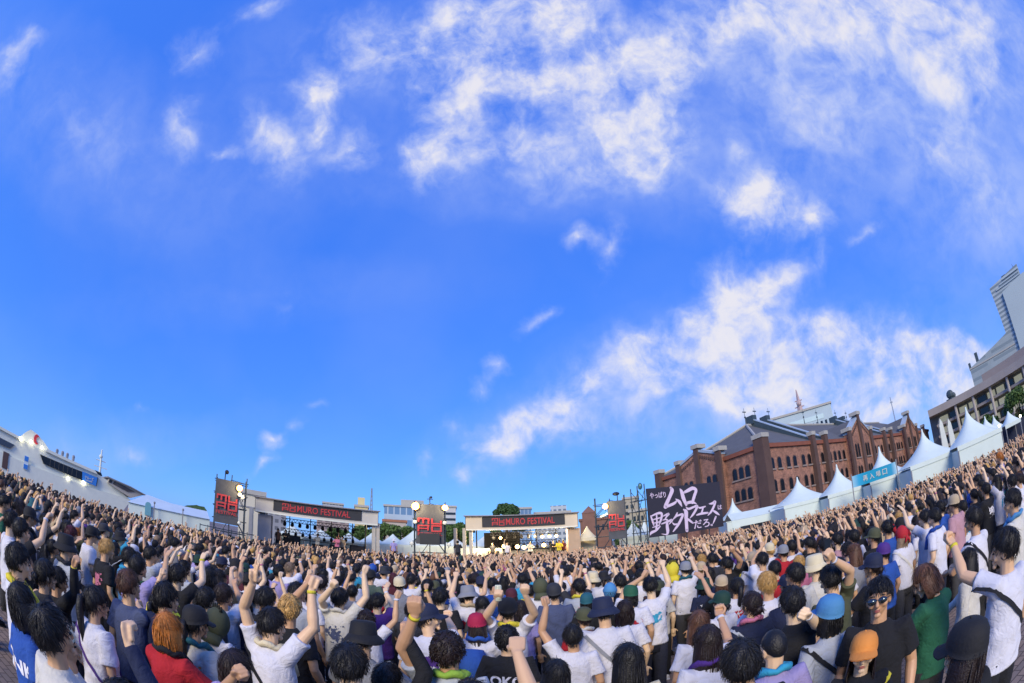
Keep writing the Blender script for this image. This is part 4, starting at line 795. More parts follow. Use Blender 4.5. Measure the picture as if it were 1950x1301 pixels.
def figure(pose, fem=False, detail=True):
    """pose: {'R': (target, hand), 'L': ..., 'pitch','yaw','tilt'}; returns body MB, shirt MB, joints"""
    mb = MB(); s = .9 if fem else 1.0; sw = .155 if fem else .178
    pit, yaw = R(pose.get('pitch', 0)), R(pose.get('yaw', 0)); til = R(pose.get('tilt', 0))
    HM = Matrix.Translation((0, .02, HZ-.13)) @ Matrix.Rotation(-yaw, 4, 'Z') @ Matrix.Rotation(pit, 4, 'X') @ Matrix.Rotation(til, 4, 'Y') @ Matrix.Translation((0, 0, .13))
    hd = MB()
    n, m = 18, 14; vs = []; fs = []
    for i in range(m+1):
        th = math.pi*i/m
        for k in range(n):
            an = 2*math.pi*k/n; x, y, z = math.sin(th)*math.cos(an), math.sin(th)*math.sin(an), math.cos(th)
            rx, ry, rz = .076, .094, .116
            if z < 0: f = 1 + .34*z; rx *= f; ry *= (1+.12*z if y > 0 else 1+.45*z)
            if y > 0: y = math.copysign(abs(y)**.85, y)*.97
            vs.append((x*rx, y*ry-.004, z*rz))
    for i in range(m):
        for k in range(n): a = i*n+k; b2 = i*n+(k+1) % n; fs.append((a, a+n, b2+n, b2))
    hd.add(vs, fs)
    hd.tube([(0, .086, .012), (0, .1, -.012), (0, .108, -.034), (0, .09, -.042)], [.009, .011, .015, .011], 7)
    hd.ball((0, .087, -.066), (.024, .011, .012), 9, 6).ball((0, .079, -.095), (.026, .018, .018), 8, 6).ball((0, .083, .022), (.052, .01, .012), 9, 5)
    for q in (-1, 1): hd.ball((q*.076, -.008, -.014), (.009, .02, .032), 8, 6).ball((q*.042, .064, -.03), (.024, .018, .022), 8, 5)
    hd.xf(HM); mb.add(hd.v, hd.f)
    mb.tube([(0, -.02, 1.36), (0, -.005, 1.45), HM @ Vector((0, -.02, -.05))], [.062*s, .056*s, .058*s], 10)
    mb.rings([(0, 0, .86, .13*s, .09), (0, 0, 1.0, .125*s, .085), (0, 0, 1.15, .13*s, .09), (0, 0, 1.3, .15*s, .095), (0, -.01, 1.38, .12*s, .075), (0, -.01, 1.42, .06, .05)], 14)
    for q in (-1, 1):
        mb.tube([(q*.085, 0, .93), (q*.09, .01, .7), (q*.092, .0, .49), (q*.095, -.02, .3), (q*.097, -.02, .09)], [.088*s, .078*s, .055*s, .055*s, .038*s], 10)
        mb.tube([(q*.097, -.05, .05), (q*.1, .05, .045), (q*.105, .13, .03)], [.036, .036, .026], 8)
    shr = MB(); J = {}
    w = 1.0 if not fem else .92
    shr.rings([(0, 0, .80, .205*w, .155), (0, 0, .92, .2*w, .15), (0, 0, 1.08, .188*w, .142), (0, 0, 1.22, .186*w, .138), (0, -.005, 1.31, .182*w, .126), (0, -.01, 1.37, .152*w, .1), (0, -.012, 1.405, .104*w, .078), (0, -.012, 1.435, .076, .066)], 22)
    slv = pose.get('sleeve', 'T')
    for side, key in ((1, 'R'), (-1, 'L')):
        sh = Vector((side*sw, -.01, 1.37)); tg = pose.get(key)
        if tg is None: tgt, hk = Vector((side*(sw+.09), .10, .80)), 'open'
        else: tgt, hk = tg
        up = max(0, min(1, (tgt.z-1.3)/.4)); sh = sh + Vector((-side*.02*up, .01*up, .035*up))
        el, wr, d = solve_arm(sh, tgt, side)
        mb.tube([sh - Vector((side*.06, 0, .03)), sh, sh.lerp(el, .35), sh.lerp(el, .75), el, el.lerp(wr, .25), el.lerp(wr, .7), wr], [.055*s, .056*s, .051*s, .044*s, .040*s, .043*s, .033*s, .0265*s], 11)
        hand(mb, wr, d, side, hk); J[key] = (sh, el, wr, d)
        base = sh - Vector((side*.08, 0, .05+.05*up))
        if slv == 'T': shr.tube([base, sh, sh.lerp(el, .4), sh.lerp(el, .72 - .16*up)], [.082, .074, .07, .08], 14)
        elif slv == 'N': shr.tube([base, sh.lerp(el, .05)], [.085, .07], 12)
        else: shr.tube([base, sh, sh.lerp(el, .5), el, el.lerp(wr, .5), el.lerp(wr, .96)], [.088, .08, .066, .058, .05, .042], 14)
    return mb, shr, J, HM
JOBS = []
def _r(): pass
def remesh_job(mb, vox, smooth, it): JOBS.append((mb, vox, it)); return len(JOBS)-1
def run_jobs():
    obs = []
    for mb, vox, it in JOBS:
        o = bpy.data.objects.new('j', mb.mesh('j')); COL.objects.link(o)
        r = o.modifiers.new('r', 'REMESH'); r.mode = 'VOXEL'; r.voxel_size = vox; r.use_smooth_shade = True
        sm = o.modifiers.new('s', 'SMOOTH'); sm.factor = .5; sm.iterations = it; obs.append(o)
    bpy.context.view_layer.update(); dg = bpy.context.evaluated_depsgraph_get(); out = []
    for o in obs: out.append(bpy.data.meshes.new_from_object(o.evaluated_get(dg)))
    for o in obs:
        me = o.data; bpy.data.objects.remove(o); bpy.data.meshes.remove(me)
    return out
def getco(me): n = len(me.vertices); a = np.empty(n*3); me.vertices.foreach_get('co', a); return a.reshape(-1, 3)
def getno(me): n = len(me.vertices); a = np.empty(n*3); me.vertex_normals.foreach_get('vector', a); return a.reshape(-1, 3)
def wrinkle(me, seed, amp=.0085):
    co = getco(me); no = getno(me); r = np.random.default_rng(seed); h = np.zeros(len(co))
    for k in range(4):                                   # drapes: ridges with sharp crests running down and across
        d = np.array([r.normal(), r.normal()*.8, r.normal()*.55]); d /= np.linalg.norm(d); warp = .09*np.sin(co @ (r.normal(size=3)*4) + r.uniform(0, 6)); h += 1.6*(1-2*np.abs(np.sin((co @ d + warp)*r.uniform(12, 22) + r.uniform(0, 6))))
    for k in range(7):
        f = r.uniform(8, 30); d = r.normal(size=3)*np.array([1, 1, .5]); d /= np.linalg.norm(d)
        warp = .06*np.sin(co @ (r.normal(size=3)*5) + r.uniform(0, 6)); h += np.sin((co @ d + warp)*f*2 + r.uniform(0, 6)) / (1+k*.25)
    low = np.clip((1.42-co[:, 2])/.25, .25, 1); hem = np.clip((1.0-co[:, 2])/.2, 0, 1)*np.sin(np.arctan2(co[:, 1], co[:, 0])*7+seed)*.006
    co = co + no*(((h/3*amp*.72*low)+hem)*np.clip((co[:, 2]-.803)/.06, 0, 1))[:, None]; me.vertices.foreach_set('co', co.ravel()); me.update()
    me.materials.clear(); return me

# ---- hair, hats and other clothing, in head space
def shell(rx, ry, rz, line, off=(0, -.006, .012), n=22, m=16, seed=0, rough=.03):
    r = np.random.default_rng(seed); mb = MB(); vs = []; fs = []
    ph = r.uniform(0, 6, 6)
    for i in range(m+1):
        th = math.pi*i/m
        for k in range(n):
            an = 2*math.pi*k/n; x, y, z = math.sin(th)*math.cos(an), math.sin(th)*math.sin(an), math.cos(th)
            f = line(x, y, z); q = 1 + rough*(math.sin(an*5+ph[0]+th*3)+math.sin(an*9+ph[1])+.6*math.sin(th*9+ph[2]+an*2))*.5
            g_ = (.80 + (.20)*f)*q; vs.append((x*rx*g_+off[0], y*ry*g_+off[1], z*rz*g_+off[2]))
    for i in range(m):
        for k in range(n): a = i*n+k; b2 = i*n+(k+1) % n; fs.append((a, a+n, b2+n, b2))
    return mb.add(vs, fs)
def sm(a, b, t): t = max(0, min(1, (t-a)/(b-a))); return t*t*(3-2*t)
def line_short(x, y, z): return sm(-.12, .10, z - (.42*max(0, y)**1.0 + (-.62*max(0, -y)) - .02))
def locks(mb, N_, rx, ry, rz, line, seed, ln=.07, wd=.012, curl=0.0, off=(0, -.006, .012), flow=None, zmin=-1, fine=False):
    r = np.random.default_rng(seed); cnt = 0
    while cnt < N_:
        d = r.normal(size=3); d /= np.linalg.norm(d)
        if line(*d) < .5 or d[2] < zmin: continue
        cnt += 1; p = Vector((d[0]*rx+off[0], d[1]*ry+off[1], d[2]*rz+off[2])); nn_ = nrm((d[0]/rx, d[1]/ry, d[2]/rz))
        crown = Vector((.1, -.35, .93)); t = Vector(d) - crown; t = nrm(t - nn_*t.dot(nn_)); t = nrm(t + Vector(r.normal(size=3))*(.22 if fine else .35))
        if flow: t = nrm(t + Vector(flow)); t = nrm(t - nn_*t.dot(nn_))
        L = ln*r.uniform(.6, 1.3); w_ = wd*r.uniform(.7, 1.4); sd_ = nn_.cross(t); a0 = r.uniform(0, 6); pts = []
        for k in range(4):
            u = k/3; c_ = Vector((math.cos(a0+u*5), math.sin(a0+u*4), math.sin(a0+u*6)))*curl
            pts.append(p + t*L*u + nn_*((.0005+.004*math.sin(u*2.6)-L*L*u*u*4.2) if fine else (.004+.007*math.sin(u*2.4)-L*L*u*u*2.2)) + c_)
        vs = []
        for k, q in enumerate(pts): ww = w_*(.6, 1, .8, .12)[k]; vs += [q - sd_*ww, q + nn_*ww*.7, q + sd_*ww]
        mb.add(vs, [(3*k+i, 3*k+3+i, 3*k+3+(i+1) % 3, 3*k+(i+1) % 3) for k in range(3) for i in range(3)])
    return mb
def curtain(mb, zend, w0=.088, w1=.08, d0=.07, front=.02, seed=0, n=26, thick=.03):
    """hair falling from the head, open at the face"""
    r = np.random.default_rng(seed); rows_ = 8; vs = []; fs = []
    for j in range(rows_+1):
        v = j/rows_; z = .03 + (zend-.03)*v; w_ = w0+(w1-w0)*v + .012*math.sin(v*3)
        for k in range(n+1):
            a = R(-205 + 230*k/n); x = w_*math.cos(a)*1.06; y = -.012 - v*.012 + (d0+.028*(1-v))*math.sin(a) if math.sin(a) < 0 else front*math.sin(a)*2
            q = 1+.03*math.sin(k*2.3+seed)*v
            vs.append((x*q, y*q, z + (.012*math.sin(k*1.7+seed) if j == rows_ else 0)))
    for j in range(rows_):
        for k in range(n): a = j*(n+1)+k; fs.append((a, a+1, a+n+2, a+n+1))
    mb.add(vs, fs); inner = [(x*.62, y*.6-.0, z+.01) for x, y, z in vs[-(n+1):]]; o = len(mb.v); mb.v += inner
    b0 = o-(n+1)
    for k in range(n): mb.f.append((b0+k, b0+k+1, o+k+1, o+k))
    for c in range(60):
        k = r.integers(1, n-1); v0 = r.uniform(0, .5); a = R(-205+230*k/n); z0 = .03+(zend-.03)*v0; L = (zend-.03)*r.uniform(.4, .6)
        pts = [Vector((w0*1.1*math.cos(a), (-.012+(d0+.034)*math.sin(a)) if math.sin(a) < 0 else front*math.sin(a)*2.2, z0)), None, None]
        pts[1] = pts[0]+Vector((r.uniform(-.006, .006), -.004, L*.5)); pts[2] = pts[0]+Vector((r.uniform(-.012, .012), .0, L)); mb.tube(pts, [.0025, .0035, .001], 4)
    return mb
def hair_mesh(kind, seed):
    mb = MB()
    if kind == 'S': mb = shell(.094, .112, .129, line_short, seed=seed, n=30, m=22, rough=.022); locks(mb, 750, .0932, .1112, .1282, line_short, seed, .05, .0019, fine=True)
    elif kind == 'C': mb = shell(.1, .116, .134, line_short, seed=seed, rough=.06); locks(mb, 520, .099, .116, .133, line_short, seed, .032, .0048, curl=.004, fine=True)
    elif kind == 'X': mb = shell(.082, .099, .12, line_short, seed=seed, rough=.01)
    elif kind in 'LBPD':
        ln_ = lambda x, y, z: sm(-.1, .1, z - (.34*max(0, y) - .75*max(0, -y) - .12))
        mb = shell(.089, .106, .124, ln_, seed=seed, rough=.012); locks(mb, 500, .0885, .1055, .1235, ln_, seed, .09, .0018, fine=True)
        if kind == 'L': curtain(mb, -.36, .088, .098, .078, .03, seed)
        if kind == 'B': curtain(mb, -.15, .09, .083, .074, .045, seed)
        if kind == 'P': mb.tube([(0, -.1, .03), (0, -.135, .02), (.005, -.15, -.06), (0, -.14, -.2), (.01, -.13, -.34)], [.02, .03, .034, .028, .008], 9); mb.tube([(0, -.104, .03), (0, -.12, .027)], [.026, .026], 8)
        if kind == 'D': mb.ball((0, -.115, -.035), (.042, .034, .04), 10, 7); locks(mb, 40, .04, .034, .04, lambda *a: 1, seed, .05, .006, .004, off=(0, -.115, -.035))
    me = mb.mesh('hair', True); return me
HAIR = {}
def hair(kind, v, hat=False):
    k = (kind, v, hat)
    if k not in HAIR:
        HAIR[k] = hair_mesh(kind, 11*v+ord(kind))
        if hat:                                          # pressed flat under the hat
            co = getco(HAIR[k]); t = np.clip((co[:, 2]-.015)/.03, 0, 1); co *= (1-.16*t)[:, None]; HAIR[k].vertices.foreach_set('co', co.ravel()); HAIR[k].update()
    return HAIR[k]
HATS = {}
def hat_meshes(kind):
    if kind in HATS: return HATS[kind]
    a = MB(); b = MB()
    if kind in ('cap', 'capb'):
        sg_ = 1 if kind == 'cap' else -1
        prof = [(0.0, .142), (.045, .138), (.078, .118), (.096, .082), (.102, .04), (.1, .012)]
        n = 22; vs = []; fs = []
        for r_, z in prof:
            for k in range(n): an = 2*math.pi*k/n; x, y = math.cos(an), math.sin(an); zz = z + (.018*y if z < .05 else 0); vs.append((x*r_*.93, y*r_*1.08-.006, zz))
        for i in range(len(prof)-1):
            for k in range(n): q = i*n+k; p = i*n+(k+1) % n; fs.append((q, q+n, p+n, p))
        fs.append(tuple(range((len(prof)-1)*n, len(prof)*n))); a.add(vs, fs).ball((0, -.006, .143), .007, 7, 5)
        if sg_ < 0: a.tube([(-.04, .098, .03), (0, .104, .055), (.04, .098, .03)], .005, 5)
        vs = []; n = 12
        for j in range(5):
            t = j/4
            for k in range(n+1):
                an = math.pi*(.12+.76*k/n); r_ = .1+.075*t*math.sin(an)**.6; vs.append((math.cos(an)*(.092+.006*t), sg_*(math.sin(an)*.1 + .078*t*math.sin(an)**.5), .026-.022*t*(1-.2)+.012*math.sin(an)*(1-t) - .012*abs(math.cos(an))))
        fs = [(j*(n+1)+k, j*(n+1)+k+1, (j+1)*(n+1)+k+1, (j+1)*(n+1)+k) for j in range(4) for k in range(n)]
        b.add(vs, fs); o = len(b.v); b.add([(x, y, z-.006) for x, y, z in vs], [f[::-1] for f in fs])
    elif kind == 'bucket':
        prof = [(0.0, .135), (.07, .132), (.088, .12), (.102, .035)]; br = [(.102, .035), (.125, .01), (.152, -.022), (.150, -.027), (.12, .004), (.1, .028)]
        for mb_, pr in ((a, prof), (b, br)):
            n = 24; vs = []; fs = []
            for i, (r_, z) in enumerate(pr):
                for k in range(n): an = 2*math.pi*k/n; vs.append((math.cos(an)*r_*.95, math.sin(an)*r_*1.06-.006, z + (.006*math.sin(an*3) if z < .02 else 0)))
            for i in range(len(pr)-1):
                for k in range(n): q = i*n+k; p = i*n+(k+1) % n; fs.append((q, q+n, p+n, p))
            mb_.add(vs, fs)
    elif kind == 'beanie':
        a = shell(.096, .112, .132, lambda x, y, z: sm(-.12, -.02, z - .05*y)*.25+.75, seed=3, rough=.01); b.rings([(0, -.006, .0, .099, .115), (0, -.006, .02, .104, .12), (0, -.006, .045, .1, .116)], 22, False)
    elif kind == 'bandana':
        a = shell(.095, .111, .13, lambda x, y, z: sm(-.15, 0, z - .3*y)*.3+.7, seed=5, rough=.02); b.tube([(0, -.11, -.0), (.03, -.14, -.05), (.04, -.14, -.1)], [.018, .02, .006], 6).tube([(0, -.11, 0), (-.03, -.14, -.04), (-.05, -.13, -.09)], [.018, .018, .005], 6)
    elif kind == 'hood':
        a = shell(.112, .13, .15, lambda x, y, z: 1 if y < .5 else .8, seed=7, rough=.02, off=(0, -.012, 0)); a.tube([(0, -.06, -.1), (0, -.08, -.2)], [.09, .12], 14)
        for k in range(5): b.tube([(-.06+.03*k, -.03, .12), (-.065+.032*k, -.03, .19-.01*abs(k-2))], [.018, .007], 6)
    HATS[kind] = (a.mesh('cap', True), b.mesh('brim', True) if b.v else None); return HATS[kind]
def trouser_mesh(short):
    mb = MB().rings([(0, 0, .70, .16, .115), (0, 0, .84, .178, .128), (0, 0, .95, .17, .12), (0, 0, 1.03, .155, .11)], 16)
    for q in (-1, 1):
        if short: mb.tube([(q*.085, 0, .86), (q*.098, 0, .62), (q*.1, 0, .48)], [.108, .115, .118], 12)
        else: mb.tube([(q*.085, 0, .86), (q*.098, 0, .62), (q*.1, 0, .45), (q*.1, -.01, .2), (q*.1, -.01, .09)], [.108, .1, .086, .08, .082], 12)
    return mb.mesh('trousers', True)
TROU = [trouser_mesh(False), trouser_mesh(True)]
SHOE = MB().tube([(0, -.09, .05), (0, -.02, .06), (0, .06, .05), (0, .15, .035)], [.046, .052, .05, .036], 9).box((-.05, -.11, .0), (.05, .17, .022)).mesh('shoe', True)
def towel_mesh():
    mb = MB(); P = []
    for k in range(14):
        a = R(-250 + 320*k/13); P.append((math.cos(a)*.088, math.sin(a)*.075-.01, 1.44+.012*math.sin(k*1.9)-.02*math.sin(a)))
    mb.tube(P, [(.034+.006*math.sin(k*2.7), .024+.004*math.sin(k*1.9)) for k in range(14)], 10)
    for q in (-1, 1): mb.tube([(q*.05, .06, 1.44), (q*.075, .12, 1.36), (q*.08, .148, 1.2)], [.026, .03, .034], 7)
    return mb.mesh('towel', True)
TOWEL = towel_mesh()
BACK = MB().tube([(0, -.17, .98), (0, -.24, 1.0), (0, -.26, 1.2), (0, -.2, 1.36)], [.11, .14, .145, .1], 12).mesh('backpack', True)
def band_mesh(bvh, pts_plane, width=.034, half=False):
    """a strap lying on the shirt: plane through the torso, rays from outside towards its axis"""
    c, nrmv = pts_plane; c = Vector(c); nv = nrm(nrmv); u = nrm(Vector((1, 0, 0)) - nv*nv.x); v = nv.cross(u); vs = []; ring = []
    for k in range(44):
        a = 2*math.pi*k/44; d = u*math.cos(a)+v*math.sin(a); h = bvh.ray_cast(c+d*.9, -d, .9)
        if h[0] is None: ring.append(None); continue
        ring.append((h[0]+h[1]*.006, h[1]))
    mb = MB()
    for k in range(44):
        p, q = ring[k], ring[(k+1) % 44]
        if p and q and (p[0]-q[0]).length < .12: mb.add([p[0]-nv*width/2, p[0]+nv*width/2, q[0]+nv*width/2, q[0]-nv*width/2], [(0, 1, 2, 3)])
    return mb.mesh('strap', True)
def project_print(bvh, me, front=False):
    co = getco(me); out = co.copy(); sgn = 1 if front else -1
    for i, p in enumerate(co):
        h = bvh.ray_cast(Vector((p[0], sgn*.8, p[2])), Vector((0, -sgn, 0)), .8)
        if h[0] is not None: out[i] = (p[0], h[0].y + sgn*.004, p[2])
    me.vertices.foreach_set('co', out.ravel()); me.update(); return me
def blotch(seed, w_, h_, z, dens=.5):
    n, m = 16, 13; vs = [(-w_/2+w_*i/n, -.2, z-h_/2+h_*j/m) for j in range(m+1) for i in range(n+1)]
    return MB().add(vs, [(j*(n+1)+i, j*(n+1)+i+1, (j+1)*(n+1)+i+1, (j+1)*(n+1)+i) for j in range(m) for i in range(n)]).mesh('print')
def print_material():
    """an abstract back print: ink where a noise is high, inside a rounded patch"""
    m = mat('shirt_print', 'ffffff', .8, .2, 20, kind='objcolor'); t = m.node_tree; b = t.nodes['Principled BSDF']; L = t.links.new
    tcn = t.nodes.new('ShaderNodeTexCoord'); oi = t.nodes.new('ShaderNodeObjectInfo'); ad = t.nodes.new('ShaderNodeVectorMath'); L(tcn.outputs['Object'], ad.inputs[0]); L(oi.outputs['Random'], ad.inputs[1])
    nz = t.nodes.new('ShaderNodeTexNoise'); nz.inputs['Scale'].default_value = 26; nz.inputs['Detail'].default_value = 3; L(ad.outputs[0], nz.inputs['Vector'])
    mp = t.nodes.new('ShaderNodeMapping'); mp.inputs['Location'].default_value = (-1, 0, -1); mp.inputs['Scale'].default_value = (2, 0, 2); L(tcn.outputs['Generated'], mp.inputs[0])
    gr = t.nodes.new('ShaderNodeTexGradient'); gr.gradient_type = 'SPHERICAL'; L(mp.outputs[0], gr.inputs[0])
    a = t.nodes.new('ShaderNodeMath'); a.operation = 'MULTIPLY_ADD'; L(gr.outputs[1], a.inputs[0]); a.inputs[1].default_value = .35; L(nz.outputs['Fac'], a.inputs[2])
    c = t.nodes.new('ShaderNodeMath'); c.operation = 'GREATER_THAN'; L(a.outputs[0], c.inputs[0]); c.inputs[1].default_value = .60; L(c.outputs[0], b.inputs['Alpha']); return m
M_patch = print_material()


# ---- the people that show largest, read off the photograph: head x, y, width, hair, hat, hat colour, top, sleeve, extras
TAB = """34 1060 44 S k - - white T towel=yellow
46 1152 52 B k - - blue T fem text=TANK
102 1190 60 S k - - offwhite T pit=14
132 1257 58 S k capb cream offwhite T hy=25 pit=18 print=black capbrim=brown
178 1148 47 P k - - white T fem strap=purple
246 1118 38 S n - - slate blue T R=262,1150,fist
317 1185 54 B o - - red T fem towel=black
370 1192 58 P k cap black offwhite T fem towel=teal print=orange
315 1150 44 S k - - navy T
83 1094 36 D k - - charcoal N fem
108 1120 32 S k - - black L R=143,1068,fist band=yellow
124 1043 34 S k bucket black lightgrey T towel=charcoal R=152,1092,fist
171 1019 30 S k cap black white T
200 1046 36 S y - - black T print=pink
244 1063 34 S k - - sky blue T towel=turquoise
263 1082 36 S k - - lavender T towel=green R=322,1052,open
336 1097 38 S k - - black T R=388,1057,fist print=lime band=yellow
40 1012 38 S k - - black T R=93,980,fist
19 994 32 S k - - white T
54 985 28 S k cap black charcoal T towel=black
64 964 24 S d bucket teal grey T R=78,945,fist
81 954 22 S k cap navy white N R=94,940,fist
6 958 26 S k - - green T print=lime
232 1330 60 S k - - navy L R=236,1152,fist
132 1018 20 S r - - black T
285 1058 26 S k - - lightgrey T R=318,1046,open
334 1036 26 S k - - grey T R=362,1040,fist
163 985 20 S k - - purple T
141 984 20 S k - - white T R=158,962,fist
352 1070 24 B n - - beige T fem
401 1099 30 B k - - black T R=443,1082,fist
395 1139 34 S k - - charcoal T
424 1140 34 S d - - white T R=447,1107,fist
410 1186 40 S k hood olive white T print=red strap=olive
449 1081 24 S k cap black maroon T hy=20
456 1150 30 S k cap black navy T
504 1143 38 S k - - black T
551 1163 50 C y - - black T L=605,1085,fist
514 1192 58 S k - - white T towel=cream L=482,1094,peace R=607,1083,fist band=yellow strap=black
645 1140 40 S k - - offwhite T R=699,1072,fist L=634,1112,fist print=slate towel=offwhite
699 1184 42 C d - - white T fem R=759,1130,fist band=white
668 1262 84 S k - - charcoal T
690 1218 52 S d bucket black grey T
447 1275 60 B d - - lavender T fem L=452,1281,fist
738 1310 60 S k - - black L R=770,1140,fist band=orange
530 1090 24 S k - - lavender T strap=black
567 1131 30 S k - - lightgrey T hy=20
581 1127 24 S k cap navy purple T
588 1102 32 S k - - red T
612 1110 30 S d - - white T L=599,1078,fist
639 1079 24 S k - - white T L=625,1062,point
706 1099 28 S k cap black grey green T strap=black
718 1148 28 S k - - purple T band=white R=734,1122,fist
732 1090 26 S k bucket charcoal white T print=red
710 1084 16 S k bandana blue black T
748 1101 26 L r - - maroon T fem
762 1114 24 S k cap cream grey T
817 1180 44 S k cap navy white T hy=60 strap=turquoise R=852,1172,fist print=purple
856 1252 78 C d - - lightgrey T L=789,1154,fist towel=lime print=black band=yellow
893 1134 34 S k bucket grey white T L=868,1092,fist towel=beige print=red
909 1190 38 L d cap crimson white T fem towel=blue pack=blue
968 1168 38 S k cap black white T R=1000,1124,fist towel=yellow L=948,1134,fist
966 1218 54 C k - - black T text=OKC
902 1352 88 S k - - black T R=985,1222,fist
1057 1130 30 S k cap charcoal slate blue T
1092 1210 30 S k - - white T L=1034,1124,fist
976 1136 24 L d cap maroon navy T fem
1112 1178 32 S d cap olive red T strap=black print=offwhite towel=offwhite
1152 1168 60 S k bucket navy white T strap=grey
1118 1147 28 B k cap teal black T fem
1029 1118 32 S k hood olive white T
1104 1118 32 S k - - lightgrey T towel=yellow print=pink
1127 1103 26 S k bucket cream white T
839 1138 28 S k - - black T
814 1118 24 S k - - black T
920 1152 32 L k - - charcoal T fem
918 1113 24 S k cap navy white T text=YOTI
939 1115 26 S k - - blue T
995 1104 24 S k - - turquoise T R=1009,1086,fist
906 1103 24 S d - - white T
1056 1288 58 L k - - charcoal T fem
893 1318 46 S d - - brown T
993 1160 28 L d - - lavender T fem
784 1106 24 S k - - white T R=800,1090,fist
783 1165 30 S k - - charcoal T
1198 1262 74 L k - - cream T fem
1190 1164 38 B d - - white T fem strap=grey
1200 1135 30 B k cap green white T L=1234,1085,fist print=red
1161 1128 26 S k beanie sky blue black T
1180 1110 28 S k - - black T
1280 1086 30 S k hood yellow white T short L=1256,1068,fist print=purple
1240 1118 30 S k - - white T print=turquoise R=1262,1070,fist
1305 1085 26 S k cap grey white T towel=teal R=1316,1062,fist
1352 1093 27 L k - - white T fem print=black
1402 1118 28 P k - - white T fem L=1332,1096,open print=red
1430 1153 42 D d - - navy T fem strap=lightgrey towel=pink
1462 1110 36 S y - - white T pack=navy print=charcoal
1511 1155 50 S k - - black T R=1536,1170,fist band=white
1332 1188 42 L n - - white T fem
1348 1224 62 L d - - white T fem towel=purple R=1370,1164,fist band=white
1417 1266 86 S k - - black T
1475 1236 50 X k - - lavender T towel=turquoise
1355 1066 27 S k - - charcoal T
1498 1113 28 S k cap navy white T
1514 1096 34 S k - - offwhite T hy=-20
1507 1042 24 S k - - white T
1467 1047 20 D y cap cream white T
1492 1053 20 S k cap grey red T L=1495,1040,fist
1523 1073 22 S y - - pink T
1427 1043 20 S k - - grey T R=1412,1022,fist
1452 1068 22 S k - - white T L=1452,1036,point
1674 1140 50 S k - - black T shades face=cam pit=6
1642 1238 58 L d cap orange black T fem face=cam pit=4 strap=yellow
1580 1168 50 B k cap sky+blue lightgrey T strap=black
1778 1098 46 B n - - green T fem hy=-40 pit=-25
1846 1068 32 L k - - offwhite L fem R=1772,1190,fist hy=-20
1917 1044 58 S k - - white T strap=black L=1806,1028,fist band=yellow hy=-25
1856 990 42 S k - - white T strap=black hy=-15
1930 956 40 S k - - offwhite T towel=sky+blue hy=-20
1842 1242 80 L d cap black black T fem
1663 1080 36 D d cap navy black T fem
1690 1007 30 S k - - blue T
1717 1020 30 L a bandana red white T fem strap=offwhite
1683 1054 26 S k cap purple blue T
1781 986 26 S k - - white T towel=blue
1818 960 26 S d cap beige striped T
1554 1084 34 S d bucket cream offwhite T
1586 1105 38 S k - - olive T R=1582,1056,fist
1629 1054 28 L n - - grey T fem
1595 1030 26 S k - - striped T
1568 1041 26 S k - - charcoal T
1541 1037 25 S k - - black T
1624 1024 28 S k - - white T
1710 966 22 S k - - lightgrey T
1663 1024 22 S k cap olive black T
1864 915 20 S k - - white T pack=sky+blue text=KC
1890 905 22 S k - - dark+green T
1937 882 26 S d - - brown T
1905 872 20 S o - - lavender T
1745 968 26 S k - - lightgrey T print=black
1600 1078 24 S k - - white T L=1580,1052,open
1532 1010 18 S k bucket beige white T
1697 1240 20 S k - - black T skip
1476 1085 24 S k - - red T
1386 1076 24 S k - - black T R=1396,1046,fist
1220 1098 24 S k - - white T R=1232,1066,fist
1075 1092 22 S k - - white T L=1068,1064,fist
1140 1080 20 S k - - black T R=1152,1052,point
1010 1076 18 S d - - white T
870 1078 18 S k - - charcoal T R=884,1052,fist
940 1082 18 C k - - white T L=936,1052,fist
680 1086 22 S k - - turquoise T
668 1102 24 S k cap black white T
550 1084 22 S a - - white T R=572,1066,fist
470 1056 18 S k - - grey T R=492,1040,fist
500 1072 20 B d - - black T fem
430 1050 18 S k - - white T
380 1046 20 S k - - black T R=400,1036,point
226 1006 20 S k - - navy T R=248,990,fist
260 1016 22 S k cap black white T R=286,1000,fist"""
people = []; TGT = Vector((1.5, 38))
def wrow(k): return
for line in TAB.split('\n'):
    for q in ('sky blue', 'slate blue', 'grey green'): line = line.replace(q, q.replace(' ', '+'))
    f = line.split()
    if 'skip' in f: continue
    p = dict(px=float(f[0]), py=float(f[1]), hw=float(f[2]), hair=f[3], hc=f[4], hat=f[5], hatc=f[6].replace('+', ' '), top=f[7], sleeve=f[8], opt={}); rest = f[9:]
    p['top'] = p['top'].replace('+', ' ')
    for o in rest:
        k, _, v = o.partition('='); p['opt'][k] = (v.replace('+', ' ') or True)
    d0 = ray(p['px'], p['py']); a_ = (ray(p['px']+p['hw']/2, p['py'])-ray(p['px']-p['hw']/2, p['py'])).length
    wd = {'C': .235, 'X': .165}.get(p['hair'], .19)
    if p['hat'] in ('cap', 'capb', 'beanie', 'bucket', 'bandana'): wd = .20
    if p['hat'] == 'hood': wd = .235
    D = wd/a_; fem = 'fem' in p['opt']; lo, hi = (1.50, 1.70) if fem else (1.60, 1.80)
    z = CAM_Z + D*d0.z; H = z/HZ*1.70
    if not lo <= H <= hi:
        H2 = min(max(H, lo), hi); z2 = H2*HZ/1.70
        if d0.z < -.015: D2 = (z2-CAM_Z)/d0.z; D = min(max(D2, D*.72), D*2.0)
        z = CAM_Z + D*d0.z; H = min(max(z/HZ*1.70, lo-.08), hi+.12)
    hp = Vector((0, 0, CAM_Z)) + d0*D; p['pos'] = Vector((hp.x, hp.y, 0)); p['D'] = D; p['s'] = H/1.70; p['sz'] = (hp.z)/HZ
    p['fem'] = fem
    people.append(p)
